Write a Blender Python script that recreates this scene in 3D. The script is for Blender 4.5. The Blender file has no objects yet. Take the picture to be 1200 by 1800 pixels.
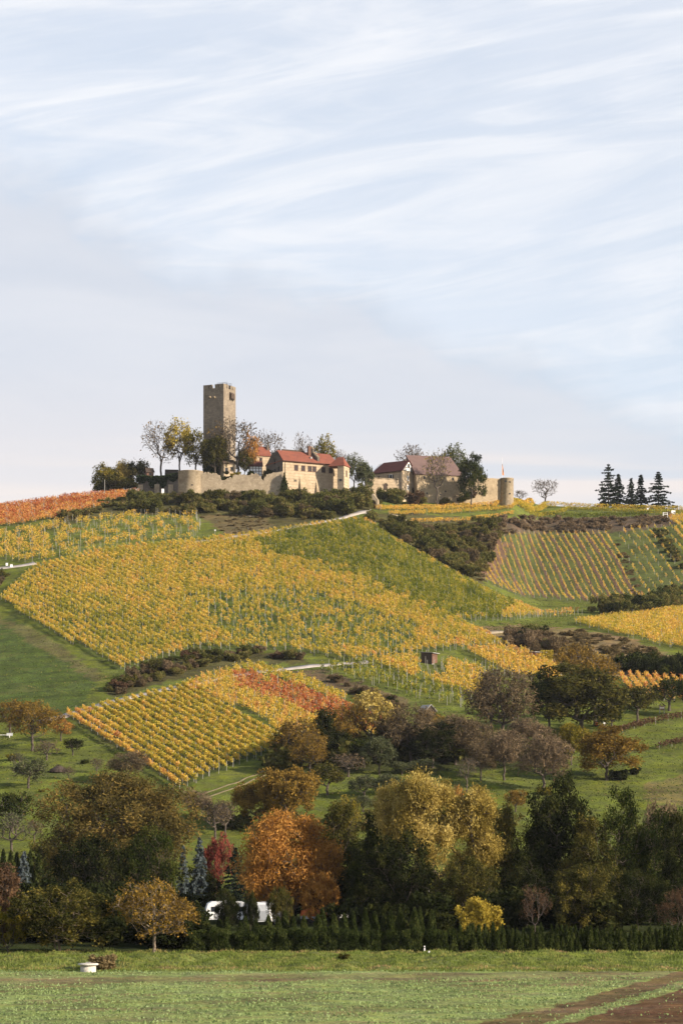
import bpy, math, random
import numpy as np

R = math.radians
SC = bpy.context.scene
COL = SC.collection
rng = np.random.default_rng(11)
random.seed(5)

# ------------------------------------------------------------------ camera, sky, sun, exposure
FPX, CX, HOR, CAMZ = 4250.0, 600.0, 1470.0, 9.7      # focal length and horizon in photo pixels; eye height in metres
cd = bpy.data.cameras.new('camera')
cam = bpy.data.objects.new('camera', cd); COL.objects.link(cam)
cam.location = (0, 0, CAMZ); cam.rotation_euler = (R(90), 0, 0)
cd.sensor_fit = 'HORIZONTAL'; cd.sensor_width = 36.0; cd.lens = 36.0 * FPX / 1200.0
cd.shift_y = (HOR - 900.0) / 1200.0
cd.clip_start = 0.5; cd.clip_end = 20000
SC.camera = cam

SUN_AZ, SUN_EL = 64.0, 22.0          # degrees to the right of the direction towards the camera; above the horizon
sl = bpy.data.lights.new('sun', 'SUN'); sun = bpy.data.objects.new('sun', sl); COL.objects.link(sun)
sl.energy = 4.9; sl.angle = R(0.5); sl.color = (1.0, 0.87, 0.70)
sun.location = (300, -80, 200)
sun.rotation_euler = (R(90 - SUN_EL), 0, R(SUN_AZ))

SC.view_settings.view_transform = 'Standard'; SC.view_settings.look = 'None'
SC.view_settings.exposure = 0.85; SC.view_settings.gamma = 1.0; SC.view_settings.use_curve_mapping = False
SC.render.engine = 'CYCLES'
SC.cycles.max_bounces = 5; SC.cycles.diffuse_bounces = 3; SC.cycles.transmission_bounces = 3; SC.cycles.glossy_bounces = 1
SC.cycles.caustics_reflective = False; SC.cycles.caustics_refractive = False

class NT:
    """small helper for building node trees"""
    def __init__(s, tree): s.t = tree; s.n = tree.nodes; s.l = tree.links
    def new(s, typ, **kw):
        n = s.n.new(typ)
        for k, v in kw.items(): setattr(n, k, v)
        return n
    def put(s, sock, v):
        if isinstance(v, bpy.types.NodeSocket): s.l.new(v, sock)
        else: sock.default_value = v
    def math(s, op, a, b=None, c=None, clamp=False):
        n = s.new('ShaderNodeMath', operation=op); n.use_clamp = clamp
        s.put(n.inputs[0], a)
        if b is not None: s.put(n.inputs[1], b)
        if c is not None: s.put(n.inputs[2], c)
        return n.outputs[0]
    def maprange(s, v, a, b, c=0.0, d=1.0, smooth=True):
        n = s.new('ShaderNodeMapRange'); n.interpolation_type = 'SMOOTHSTEP' if smooth else 'LINEAR'
        s.put(n.inputs[0], v)
        for i, q in enumerate((a, b, c, d)): s.put(n.inputs[i + 1], q)
        return n.outputs[0]
    def noise(s, vec, scale, detail=4, rough=0.55, dist=0.0):
        n = s.new('ShaderNodeTexNoise')
        if vec is not None: s.put(n.inputs['Vector'], vec)
        n.inputs['Scale'].default_value = scale; n.inputs['Detail'].default_value = detail
        n.inputs['Roughness'].default_value = rough; n.inputs['Distortion'].default_value = dist
        return n.outputs[0]
    def mapping(s, vec, loc=(0, 0, 0), rot=(0, 0, 0), scale=(1, 1, 1)):
        n = s.new('ShaderNodeMapping'); s.put(n.inputs[0], vec)
        n.inputs[1].default_value = loc; n.inputs[2].default_value = rot; n.inputs[3].default_value = scale
        return n.outputs[0]
    def mix(s, fac, a, b, typ='MIX'):
        n = s.new('ShaderNodeMix', data_type='RGBA', blend_type=typ)
        s.put(n.inputs[0], fac)
        for i, v in ((6, a), (7, b)):
            if not isinstance(v, bpy.types.NodeSocket) and len(v) == 3: v = (*v, 1)
            s.put(n.inputs[i], v)
        return n.outputs[2]
    def ramp(s, fac, stops):
        n = s.new('ShaderNodeValToRGB'); s.put(n.inputs[0], fac)
        e = n.color_ramp.elements
        while len(e) < len(stops): e.new(0.5)
        for k, (p, c) in enumerate(stops):
            e[k].position = p; e[k].color = (*c, 1)
        return n.outputs[0]

W = bpy.data.worlds.new('World'); SC.world = W; W.use_nodes = True
nt = NT(W.node_tree); nt.n.clear()
sky = nt.new('ShaderNodeTexSky', sky_type='NISHITA'); sky.sun_disc = False
sky.sun_elevation = R(SUN_EL); sky.sun_rotation = R(180 - SUN_AZ)
sky.altitude = 200; sky.air_density = 1.0; sky.dust_density = 1.2; sky.ozone_density = 1.2
bg_sky = nt.new('ShaderNodeBackground'); nt.l.new(sky.outputs[0], bg_sky.inputs[0]); bg_sky.inputs[1].default_value = 0.10
tc = nt.new('ShaderNodeTexCoord'); sep = nt.new('ShaderNodeSeparateXYZ'); nt.l.new(tc.outputs['Generated'], sep.inputs[0])
az = nt.math('ARCTAN2', sep.outputs[0], sep.outputs[1]); el = nt.math('ARCSINE', sep.outputs[2])
cmb = nt.new('ShaderNodeCombineXYZ'); nt.l.new(az, cmb.inputs[0]); nt.l.new(el, cmb.inputs[1])
AE = cmb.outputs[0]
wob = nt.noise(AE, 9, 4, 0.6)
TA = nt.mapping(AE, (0, 0, 0), (0, 0, R(-8))); TB = nt.mapping(AE, (0, 0, 0), (0, 0, R(-13)))      # the wind draws the cirrus up to the right
# thin cirrus: long streaks drawn out by the high wind, over a broad milky veil
st1 = nt.noise(nt.mapping(TA, (0.3, 0.1, 0), (0, 0, 0), (6, 44, 1)), 1.0, 8, 0.60, 1.4)
st2 = nt.noise(nt.mapping(TB, (2.3, 1.7, 3), (0, 0, 0), (11, 130, 1)), 1.0, 8, 0.68, 1.2)
veil = nt.noise(nt.mapping(TB, (5.1, 0.7, 1), (0, 0, 0), (4.5, 13, 1)), 1.0, 5, 0.55, 0.5)
s1 = nt.maprange(st1, 0.40, 0.66); s2 = nt.maprange(st2, 0.45, 0.72)
v1 = nt.maprange(veil, 0.25, 0.75, 0.76, 1.04)
cir = nt.math('ADD', nt.math('MULTIPLY', s1, 0.50), nt.math('MULTIPLY', s2, 0.26))
cover = nt.math('MAXIMUM', v1, cir)
cover = nt.math('ADD', nt.math('MULTIPLY', v1, 0.80), nt.math('MULTIPLY', cir, 0.30), clamp=True)
thin = nt.maprange(el, 0.36, 0.78, 1.0, 0.15)
cover = nt.math('MULTIPLY', cover, thin)
lowveil = nt.maprange(el, 0.30, 0.10, 0.0, 0.55)
cover = nt.math('MAXIMUM', cover, nt.math('ADD', lowveil, nt.math('MULTIPLY', cover, 0.45)), clamp=True)
cirrus_col = nt.mix(nt.maprange(st1, 0.3, 0.7), (0.80, 0.84, 0.92), (0.885, 0.90, 0.94))
# a grey sheet of altostratus below a slanting edge
bound = nt.math('ADD', nt.math('MULTIPLY', nt.math('MINIMUM', nt.math('MAXIMUM', az, -0.6), 0.4), -0.28), 0.224)
bound = nt.math('ADD', bound, nt.math('MULTIPLY', nt.math('SUBTRACT', wob, 0.5), 0.09))
sheet = nt.maprange(nt.math('SUBTRACT', bound, el), -0.012, 0.020)
shn = nt.noise(nt.mapping(AE, (1, 4, 0), (0, 0, R(-6)), (9, 36, 1)), 1.0, 5, 0.55, 0.6)
sheet_col = nt.mix(nt.maprange(shn, 0.3, 0.7), (0.635, 0.668, 0.745), (0.715, 0.73, 0.785))
lowstreak = nt.math('MULTIPLY', nt.maprange(nt.noise(nt.mapping(AE, (7, 2, 0), (0, 0, R(-2)), (4, 75, 1)), 1.0, 4, 0.5, 0.4), 0.45, 0.68), nt.maprange(el, 0.185, 0.14))
hor_col = nt.mix(lowstreak, nt.mix(nt.maprange(az, -0.16, 0.14), (0.775, 0.735, 0.745), (0.665, 0.69, 0.75)), (0.89, 0.79, 0.74))
sheet_col = nt.mix(nt.maprange(el, 0.205, 0.145), sheet_col, hor_col)
cloud_col = nt.mix(nt.math('MULTIPLY', sheet, 0.85), cirrus_col, sheet_col)
cover = nt.math('MAXIMUM', cover, nt.math('MULTIPLY', sheet, 0.93))
bg_cl = nt.new('ShaderNodeBackground'); nt.put(bg_cl.inputs[0], cloud_col); bg_cl.inputs[1].default_value = 0.60
mixs = nt.new('ShaderNodeMixShader'); nt.put(mixs.inputs[0], cover)
nt.l.new(bg_sky.outputs[0], mixs.inputs[1]); nt.l.new(bg_cl.outputs[0], mixs.inputs[2])
outw = nt.new('ShaderNodeOutputWorld'); nt.l.new(mixs.outputs[0], outw.inputs[0])

# ------------------------------------------------------------------ mesh helpers
def link(o, parent=None):
    COL.objects.link(o)
    if parent is not None: o.parent = parent
    return o

def mesh_from(name, V, faces_list, mats=(), tint=None, smooth=False, mat_idx=None):
    """V (n,3); faces_list: list of int arrays (m,k)"""
    me = bpy.data.meshes.new(name)
    V = np.asarray(V, dtype=np.float32)
    faces_list = [np.asarray(f, dtype=np.int32) for f in faces_list if len(f)]
    me.vertices.add(len(V)); me.vertices.foreach_set('co', V.ravel())
    loops = np.concatenate([f.ravel() for f in faces_list])
    tot = np.concatenate([np.full(len(f), f.shape[1], dtype=np.int32) for f in faces_list])
    start = np.concatenate([[0], np.cumsum(tot)[:-1]]).astype(np.int32)
    me.loops.add(len(loops)); me.loops.foreach_set('vertex_index', loops)
    me.polygons.add(len(tot)); me.polygons.foreach_set('loop_start', start); me.polygons.foreach_set('loop_total', tot)
    me.polygons.foreach_set('use_smooth', np.full(len(tot), bool(smooth)))
    if mat_idx is not None: me.polygons.foreach_set('material_index', np.asarray(mat_idx, dtype=np.int32))
    if tint is not None:
        a = me.attributes.new('tint', 'FLOAT', 'POINT'); a.data.foreach_set('value', np.asarray(tint, dtype=np.float32))
    for m in mats: me.materials.append(m)
    me.update(calc_edges=True)
    return me

def obj(name, me, parent=None): return link(bpy.data.objects.new(name, me), parent)

def tag(o, label=None, cat=None, group=None, kind=None):
    if label: o['label'] = label
    if cat: o['category'] = cat
    if group: o['group'] = group
    if kind: o['kind'] = kind
    return o

def thing(name, label, cat, loc=(0, 0, 0), rz=0.0, group=None):
    o = bpy.data.objects.new(name, None); link(o); o.empty_display_size = 0.5
    o.location = loc; o.rotation_euler = (0, 0, rz)
    return tag(o, label, cat, group)

class MB:
    """collects shapes for one mesh"""
    def __init__(s): s.v = []; s.f = {}; s.n = 0
    def add(s, V, F):
        V = np.asarray(V, float); F = np.asarray(F, int)
        s.v.append(V); s.f.setdefault(F.shape[1], []).append(F + s.n); s.n += len(V)
    def box(s, x0, x1, y0, y1, z0, z1):
        V = [(x, y, z) for z in (z0, z1) for y in (y0, y1) for x in (x0, x1)]
        s.add(V, [(0, 2, 3, 1), (4, 5, 7, 6), (0, 1, 5, 4), (2, 6, 7, 3), (0, 4, 6, 2), (1, 3, 7, 5)])
    def bar(s, p, q, r0, r1=None, k=4):
        r1 = r0 if r1 is None else r1
        p = np.array(p, float); q = np.array(q, float); d = q - p; d /= np.linalg.norm(d) + 1e-9
        a = np.cross(d, (0, 0, 1) if abs(d[2]) < 0.9 else (1, 0, 0)); a /= np.linalg.norm(a); b = np.cross(d, a)
        t = np.arange(k) * 2 * math.pi / k
        ring = np.outer(np.cos(t), a) + np.outer(np.sin(t), b)
        s.add(np.vstack([p + ring * r0, q + ring * r1]), [(i, (i + 1) % k, k + (i + 1) % k, k + i) for i in range(k)])
        s.f.setdefault(k, []).append(np.array([list(range(k))[::-1], [k + i for i in range(k)]]) + s.n - 2 * k)
    def prism(s, prof, y0, y1):
        """profile of (x,z) points extruded along y, closed with triangulated caps (convex)"""
        n = len(prof)
        V = [(x, y0, z) for x, z in prof] + [(x, y1, z) for x, z in prof]
        s.add(V, [(i, (i + 1) % n, n + (i + 1) % n, n + i) for i in range(n)])
        b = s.n - 2 * n
        s.f.setdefault(n, []).append(np.array([list(range(n))[::-1], [n + i for i in range(n)]]) + b)
    def wall_profile(s, pts, base, thick):
        """ragged wall: pts (x, y, ztop) along its run, thickness along +y"""
        V = []; F = []
        for x, y, z in pts: V += [(x, y, base), (x, y, z), (x, y + thick, z), (x, y + thick, base)]
        for i in range(len(pts) - 1):
            a = 4 * i; b = a + 4
            F += [(a, b, b + 1, a + 1), (a + 1, b + 1, b + 2, a + 2), (a + 2, b + 2, b + 3, a + 3)]
        e = 4 * (len(pts) - 1)
        F += [(0, 1, 2, 3), (e, e + 3, e + 2, e + 1)]
        s.add(V, F)
    def lathe(s, prof, k=24, cx=0, cy=0):
        t = np.arange(k) * 2 * math.pi / k
        V = np.vstack([np.stack([cx + r * np.cos(t), cy + r * np.sin(t), np.full(k, z)], 1) for r, z in prof])
        F = [(a * k + i, a * k + (i + 1) % k, (a + 1) * k + (i + 1) % k, (a + 1) * k + i) for a in range(len(prof) - 1) for i in range(k)]
        s.add(V, F)
    def poly(s, pts): s.add(pts, [tuple(range(len(pts)))])
    def mesh(s, name, mat=None, smooth=False):
        V = np.vstack(s.v)
        return mesh_from(name, V, [np.vstack(f) for f in s.f.values()], [mat] if mat else (), smooth=smooth)
    def build(s, name, mat, parent=None, smooth=False): return obj(name, s.mesh(name, mat, smooth), parent)

# ------------------------------------------------------------------ materials
def new_mat(name):
    m = bpy.data.materials.new(name); m.use_nodes = True
    t = NT(m.node_tree); t.n.clear()
    return m, t, t.new('ShaderNodeOutputMaterial')

def leaf_mat(name, stops, trans=0.32, jitter=0.10):
    m, t, out = new_mat(name)
    at = t.new('ShaderNodeAttribute', attribute_name='tint')
    oi = t.new('ShaderNodeObjectInfo')
    f = t.math('ADD', at.outputs['Fac'], t.math('MULTIPLY', t.math('SUBTRACT', oi.outputs['Random'], 0.5), jitter), clamp=True)
    c = t.ramp(f, stops)
    d = t.new('ShaderNodeBsdfDiffuse'); t.put(d.inputs[0], c)
    tr = t.new('ShaderNodeBsdfTranslucent'); t.put(tr.inputs[0], c)
    mx = t.new('ShaderNodeMixShader'); mx.inputs[0].default_value = trans
    t.l.new(d.outputs[0], mx.inputs[1]); t.l.new(tr.outputs[0], mx.inputs[2]); t.l.new(mx.outputs[0], out.inputs[0])
    return m

def noisy_mat(name, c0, c1, scale=1.0, rough=0.9, bump=0.0, bscale=6.0, coord='Object'):
    m, t, out = new_mat(name)
    tcn = t.new('ShaderNodeTexCoord')
    n = t.noise(tcn.outputs[coord], scale, 6, 0.65)
    c = t.mix(t.maprange(n, 0.3, 0.7), c0, c1)
    b = t.new('ShaderNodeBsdfPrincipled'); t.put(b.inputs['Base Color'], c); b.inputs['Roughness'].default_value = rough
    b.inputs['Specular IOR Level'].default_value = 0.2
    if bump:
        bp = t.new('ShaderNodeBump'); bp.inputs['Strength'].default_value = bump; bp.inputs['Distance'].default_value = 0.15
        t.put(bp.inputs['Height'], t.noise(tcn.outputs[coord], bscale, 5)); t.l.new(bp.outputs[0], b.inputs['Normal'])
    t.l.new(b.outputs[0], out.inputs[0])
    return m

def stone_mat(name, c0, c1, c2, bw=0.75, bh=0.34, streak=0.5):
    """coursed sandstone: irregular blocks, darker joints, weather stains"""
    m, t, out = new_mat(name)
    tcn = t.new('ShaderNodeTexCoord'); sp = t.new('ShaderNodeSeparateXYZ'); t.l.new(tcn.outputs['Object'], sp.inputs[0])
    cb = t.new('ShaderNodeCombineXYZ'); t.put(cb.inputs[0], t.math('ADD', sp.outputs[0], sp.outputs[1])); t.put(cb.inputs[1], sp.outputs[2])
    br = t.new('ShaderNodeTexBrick'); br.offset = 0.5; br.squash = 0.8; br.squash_frequency = 3
    t.l.new(cb.outputs[0], br.inputs['Vector'])
    br.inputs['Color1'].default_value = (0, 0, 0, 1); br.inputs['Color2'].default_value = (1, 1, 1, 1); br.inputs['Mortar'].default_value = (0.5, 0.5, 0.5, 1)
    br.inputs['Scale'].default_value = 1.0; br.inputs['Brick Width'].default_value = bw; br.inputs['Row Height'].default_value = bh
    br.inputs['Mortar Size'].default_value = 0.03; br.inputs['Mortar Smooth'].default_value = 0.5
    big = t.noise(tcn.outputs['Object'], 0.22, 5, 0.6); fine = t.noise(tcn.outputs['Object'], 1.9, 6, 0.7)
    col = t.mix(t.maprange(fine, 0.25, 0.75), c0, c1)
    col = t.mix(t.math('MULTIPLY', br.outputs['Color'], 0.5), col, c2)
    col = t.mix(t.math('MULTIPLY', t.maprange(big, 0.46, 0.72), streak), col, tuple(q * 0.5 for q in c2))
    patch = t.noise(tcn.outputs['Object'], 0.75, 4, 0.7); col = t.mix(t.math('MULTIPLY', t.maprange(patch, 0.52, 0.66), 0.5), col, tuple(min(.8, q * 1.22) for q in c1))
    col = t.mix(t.math('MULTIPLY', t.maprange(patch, 0.46, 0.34), 0.45), col, tuple(q * 0.62 for q in c0))
    col = t.mix(t.math('MULTIPLY', br.outputs['Fac'], 0.75), col, tuple(q * 0.45 for q in c0))
    b = t.new('ShaderNodeBsdfPrincipled'); t.put(b.inputs['Base Color'], col); b.inputs['Roughness'].default_value = 0.95
    b.inputs['Specular IOR Level'].default_value = 0.1
    bp = t.new('ShaderNodeBump'); bp.inputs['Strength'].default_value = 0.8; bp.inputs['Distance'].default_value = 0.12
    t.put(bp.inputs['Height'], t.math('SUBTRACT', fine, br.outputs['Fac'])); t.l.new(bp.outputs[0], b.inputs['Normal'])
    t.l.new(b.outputs[0], out.inputs[0])
    return m

def tile_mat(name, c0, c1, c2):
    """roof tiles: rows down the slope, weathered patches"""
    m, t, out = new_mat(name)
    tcn = t.new('ShaderNodeTexCoord')
    wv = t.new('ShaderNodeTexWave', wave_type='BANDS', bands_direction='Z', wave_profile='SAW'); wv.inputs['Scale'].default_value = 0.9
    wv.inputs['Distortion'].default_value = 0.4; t.l.new(tcn.outputs['Object'], wv.inputs['Vector'])
    n1 = t.noise(tcn.outputs['Object'], 0.5, 5, 0.65); n2 = t.noise(tcn.outputs['Object'], 4.0, 3, 0.7)
    c = t.mix(t.maprange(n1, 0.35, 0.68), c0, c1)
    c = t.mix(t.math('MULTIPLY', t.maprange(n2, 0.45, 0.75), 0.6), c, c2)
    b = t.new('ShaderNodeBsdfPrincipled'); t.put(b.inputs['Base Color'], c); b.inputs['Roughness'].default_value = 0.85
    b.inputs['Specular IOR Level'].default_value = 0.2
    bp = t.new('ShaderNodeBump'); bp.inputs['Strength'].default_value = 0.6; bp.inputs['Distance'].default_value = 0.08
    t.put(bp.inputs['Height'], wv.outputs['Fac']); t.l.new(bp.outputs[0], b.inputs['Normal'])
    t.l.new(b.outputs[0], out.inputs[0])
    return m

M = {}
M['vine'] = leaf_mat('vine_leaves', [(0.0, (.036, .060, .011)), (.20, (.12, .145, .020)), (.38, (.34, .305, .040)), (.55, (.62, .43, .068)),
                                     (.68, (.70, .425, .095)), (.78, (.62, .30, .10)), (.88, (.48, .150, .055)), (1.0, (.30, .055, .026))], 0.38, 0.02)
M['green'] = leaf_mat('green_leaves', [(0, (.012, .020, .006)), (.5, (.036, .048, .011)), (1, (.10, .10, .022))])
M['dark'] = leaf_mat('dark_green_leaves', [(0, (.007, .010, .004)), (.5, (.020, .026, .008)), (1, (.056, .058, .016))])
M['olive'] = leaf_mat('olive_leaves', [(0, (.024, .028, .008)), (.5, (.066, .064, .017)), (1, (.17, .135, .030))])
M['yellowgreen'] = leaf_mat('yellow_green_leaves', [(0, (.055, .055, .010)), (.5, (.17, .145, .022)), (1, (.36, .26, .035))])
M['golden'] = leaf_mat('golden_leaves', [(0, (.16, .120, .026)), (.5, (.40, .295, .072)), (1, (.60, .47, .16))])
M['yellow'] = leaf_mat('yellow_leaves', [(0, (.15, .12, .02)), (.5, (.37, .275, .04)), (1, (.56, .43, .08))])
M['orange'] = leaf_mat('rust_orange_leaves', [(0, (.18, .080, .020)), (.5, (.42, .20, .045)), (1, (.60, .325, .085))])
M['copper'] = leaf_mat('copper_leaves', [(0, (.085, .055, .016)), (.5, (.20, .125, .028)), (1, (.38, .235, .042))])
M['brown'] = leaf_mat('brown_twigs', [(0, (.065, .048, .026)), (.5, (.135, .098, .054)), (1, (.23, .17, .095))])
M['pink'] = leaf_mat('pale_twigs', [(0, (.10, .072, .042)), (.5, (.19, .135, .080)), (1, (.30, .215, .13))])
M['scrub'] = leaf_mat('scrub_leaves', [(0, (.042, .048, .015)), (.35, (.100, .104, .028)), (.7, (.17, .150, .044)), (1, (.20, .140, .055))], jitter=0.4)
M['tan'] = leaf_mat('dry_grass', [(0, (.12, .092, .042)), (.5, (.20, .148, .070)), (1, (.30, .225, .115))], jitter=0.3)
M['red'] = leaf_mat('red_leaves', [(0, (.10, .024, .020)), (.5, (.23, .056, .042)), (1, (.36, .12, .07))])
M['brownolive'] = leaf_mat('brown_olive_leaves', [(0, (.042, .036, .013)), (.5, (.115, .090, .028)), (1, (.26, .175, .046))])
M['purple'] = leaf_mat('purple_brown_leaves', [(0, (.045, .026, .019)), (.5, (.105, .062, .036)), (1, (.20, .115, .055))])
M['greygreen'] = leaf_mat('grey_green_leaves', [(0, (.045, .055, .028)), (.5, (.095, .105, .050)), (1, (.16, .165, .075))])
M['blue'] = leaf_mat('blue_needles', [(0, (.035, .046, .046)), (.5, (.085, .105, .108)), (1, (.19, .22, .225))], 0.15)
M['needle'] = leaf_mat('dark_needles', [(0, (.010, .016, .012)), (.5, (.022, .032, .022)), (1, (.045, .060, .035))], 0.12)
M['thuja'] = leaf_mat('thuja_sprays', [(0, (.012, .018, .006)), (.5, (.036, .048, .013)), (1, (.085, .095, .026))], 0.15, 0.3)
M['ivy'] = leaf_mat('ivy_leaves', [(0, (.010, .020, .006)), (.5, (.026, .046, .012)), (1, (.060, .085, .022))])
M['crop'] = leaf_mat('crop_leaves', [(0, (.16, .215, .075)), (.5, (.22, .285, .11)), (1, (.28, .345, .17))], 0.25)
M['verge'] = leaf_mat('verge_grass', [(0, (.075, .105, .022)), (.5, (.165, .205, .045)), (.8, (.26, .235, .075)), (1, (.34, .235, .115))], 0.3)
M['tuft'] = leaf_mat('meadow_tufts', [(0, (.062, .082, .022)), (.45, (.105, .130, .030)), (.75, (.16, .165, .050)), (1, (.24, .175, .080))], 0.2)
M['bark'] = noisy_mat('bark', (.055, .043, .034), (.125, .100, .080), 3.0)
M['palebark'] = noisy_mat('pale_bark', (.15, .115, .085), (.28, .22, .165), 3.0)
M['post'] = noisy_mat('weathered_posts', (.27, .255, .225), (.40, .38, .34), 3.0)
M['path'] = noisy_mat('gravel', (.33, .285, .25), (.46, .41, .365), 0.7)
M['sand'] = noisy_mat('sandy_track', (.28, .225, .150), (.38, .31, .21), 0.7)
M['soil2'] = noisy_mat('worn_track', (.13, .105, .055), (.20, .16, .09), 0.7)
M['soil'] = noisy_mat('bare_soil', (.075, .042, .026), (.135, .080, .050), 0.6, 1.0, 0.5, 4.0)
M['stone'] = stone_mat('pale_sandstone', (.45, .345, .22), (.53, .42, .28), (.35, .26, .165), streak=0.45)
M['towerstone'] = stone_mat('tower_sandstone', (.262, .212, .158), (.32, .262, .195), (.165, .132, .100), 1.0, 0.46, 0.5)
M['ruin'] = stone_mat('ruined_sandstone', (.46, .365, .25), (.55, .45, .32), (.37, .28, .185), 0.6, 0.30, 0.55)
M['dark_and_shade_stone'] = stone_mat('grey_and_shaded_sandstone', (.16, .132, .108), (.21, .178, .146), (.10, .086, .07), 0.7, 0.33, 0.5)  # grey trim stone; also paints shade onto the long house gable and ivied wall
M['plaster'] = stone_mat('sandy_plaster', (.435, .335, .225), (.49, .385, .265), (.37, .28, .18), 2.2, 1.0, 0.30)
M['redtile'] = tile_mat('red_roof_tiles', (.225, .072, .044), (.165, .055, .038), (.29, .115, .07))
M['darktile'] = tile_mat('dark_red_roof_tiles', (.090, .030, .027), (.070, .026, .024), (.125, .048, .040))
M['mauvetile'] = tile_mat('mauve_roof_tiles', (.165, .105, .092), (.135, .088, .080), (.205, .135, .115))
M['wood'] = noisy_mat('dark_wood', (.040, .030, .024), (.085, .062, .048), 5.0)
M['redwood'] = noisy_mat('red_brown_wood', (.115, .060, .040), (.175, .095, .065), 4.0)
M['timber'] = noisy_mat('oak_timber', (.055, .038, .028), (.095, .068, .05), 4.0)
M['white'] = noisy_mat('white_paint', (.70, .69, .67), (.80, .79, .77), 2.0, 0.6)
M['cream'] = noisy_mat('limewash', (.62, .55, .44), (.72, .65, .53), 1.0)
M['glass'] = noisy_mat('dark_glass', (.018, .020, .024), (.035, .038, .045), 1.0, 0.15)
M['red_paint'] = noisy_mat('red_shutter_paint', (.17, .055, .035), (.23, .08, .05), 3.0, 0.7)
M['concrete'] = noisy_mat('concrete', (.44, .40, .35), (.56, .52, .46), 2.5, 0.9, 0.3, 8)
M['metal'] = noisy_mat('galvanised_metal', (.34, .35, .36), (.46, .47, .48), 3.0, 0.5)
M['sheet'] = noisy_mat('grey_roofing_felt', (.26, .25, .24), (.36, .345, .33), 2.0)
M['rubber'] = noisy_mat('black_rubber', (.015, .015, .015), (.03, .03, .03), 3.0)
M['tarp'] = noisy_mat('orange_tarpaulin', (.48, .11, .035), (.60, .17, .05), 3.0, 0.5)
M['bluesheet'] = noisy_mat('pale_blue_sheet', (.36, .43, .56), (.46, .53, .66), 2.0, 0.5)
M['flag'] = noisy_mat('orange_flag_cloth', (.52, .20, .07), (.62, .27, .11), 2.0)
M['shirt'] = noisy_mat('white_shirt', (.60, .60, .62), (.70, .70, .72), 4.0)
M['skin'] = noisy_mat('skin', (.42, .26, .19), (.48, .31, .23), 6.0)
M['hair'] = noisy_mat('dark_hair', (.03, .02, .015), (.05, .035, .025), 6.0)
M['trousers'] = noisy_mat('dark_trousers', (.03, .035, .05), (.05, .055, .075), 4.0)

# ------------------------------------------------------------------ the lie of the land
def pchip(x, y, xq):
    x = np.asarray(x, float); y = np.asarray(y, float); h = np.diff(x); d = np.diff(y, axis=0) / h.reshape(-1, *([1] * (y.ndim - 1)))
    m = np.zeros_like(y)
    w1 = (2 * h[1:] + h[:-1]).reshape(-1, *([1] * (y.ndim - 1))); w2 = (h[1:] + 2 * h[:-1]).reshape(-1, *([1] * (y.ndim - 1)))
    with np.errstate(divide='ignore', invalid='ignore'):
        hm = (w1 + w2) / (w1 / d[:-1] + w2 / d[1:])
    m[1:-1] = np.where(d[:-1] * d[1:] > 0, hm, 0.0)
    m[0] = d[0]; m[-1] = d[-1]
    xq = np.clip(np.asarray(xq, float), x[0], x[-1])
    i = np.clip(np.searchsorted(x, xq) - 1, 0, len(x) - 2)
    sh = (-1,) + (1,) * (y.ndim - 1)
    t = ((xq - x[i]) / h[i]).reshape(sh); hh = h[i].reshape(sh)
    return ((1 + 2 * t) * (1 - t) ** 2) * y[i] + (t * (1 - t) ** 2) * hh * m[i] + (t * t * (3 - 2 * t)) * y[i + 1] + (t * t * (t - 1)) * hh * m[i + 1]

DK = [330, 400, 440, 500, 560, 605, 660, 725, 800, 850, 870, 890, 905, 940, 985]
PROFILES = {   # bearing (photo pixels) -> how high the ground appears at each distance
    0:    [1588, 1470, 1385, 1290, 1205, 1145, 1085, 1020, 940, 907, 899, 895, 0, 0, 0],
    150:  [1588, 1470, 1382, 1285, 1203, 1142, 1070, 1003, 930, 890, 877, 872, 0, 0, 0],
    300:  [1588, 1470, 1380, 1280, 1200, 1140, 1068, 1000, 930, 885, 868, 866, 0, 0, 0],
    450:  [1588, 1470, 1380, 1280, 1200, 1140, 1068, 1000, 930, 885, 868, 866, 0, 0, 0],
    600:  [1588, 1470, 1380, 1280, 1200, 1140, 1070, 1000, 930, 885, 868, 866, 0, 0, 0],
    650:  [1588, 1470, 1380, 1280, 1200, 1140, 1070, 1003, 928, 892, 880, 876, 0, 0, 0],
    750:  [1588, 1470, 1383, 1283, 1203, 1145, 1080, 1020, 962, 912, 896, 884, 877, 0, 0],
    850:  [1588, 1470, 1387, 1287, 1210, 1152, 1098, 1045, 1003, 945, 915, 893, 881, 878, 0],
    900:  [1588, 1470, 1388, 1288, 1212, 1156, 1103, 1062, 1028, 965, 932, 898, 885, 881, 878],
    950:  [1588, 1470, 1390, 1290, 1215, 1160, 1108, 1080, 1050, 985, 960, 938, 922, 906, 890],
    1050: [1588, 1470, 1390, 1292, 1218, 1165, 1112, 1082, 1056, 985, 960, 938, 922, 909, 895],
    1200: [1588, 1470, 1392, 1295, 1225, 1175, 1125, 1085, 1052, 985, 960, 938, 922, 911, 898],
}
NEAR = [(3, 8.0), (30, 5.0), (60, 2.5), (90, 0.6), (110, 0.0), (150, 0.0), (173, 0.02), (188, 0.46), (200, 0.46), (240, 0.5), (300, 0.5)]
DQ = np.concatenate([np.arange(3, 110, 4.0), np.arange(110, 200, 0.8), np.arange(200, 400, 3.0), np.arange(400, 1000, 2.0),
                     np.arange(1000, 1500, 12.0), np.array([1600, 1800, 2200, 3000, 4500.])])
UQ = np.concatenate([np.array([-9000, -6000, -4000, -2600, -1700, -1100, -700, -460]), np.arange(-330, 1536, 6.0), np.array([1700, 1950, 2400, 3000, 4000, 5200, 7200, 10200.])])
cols = []
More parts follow.
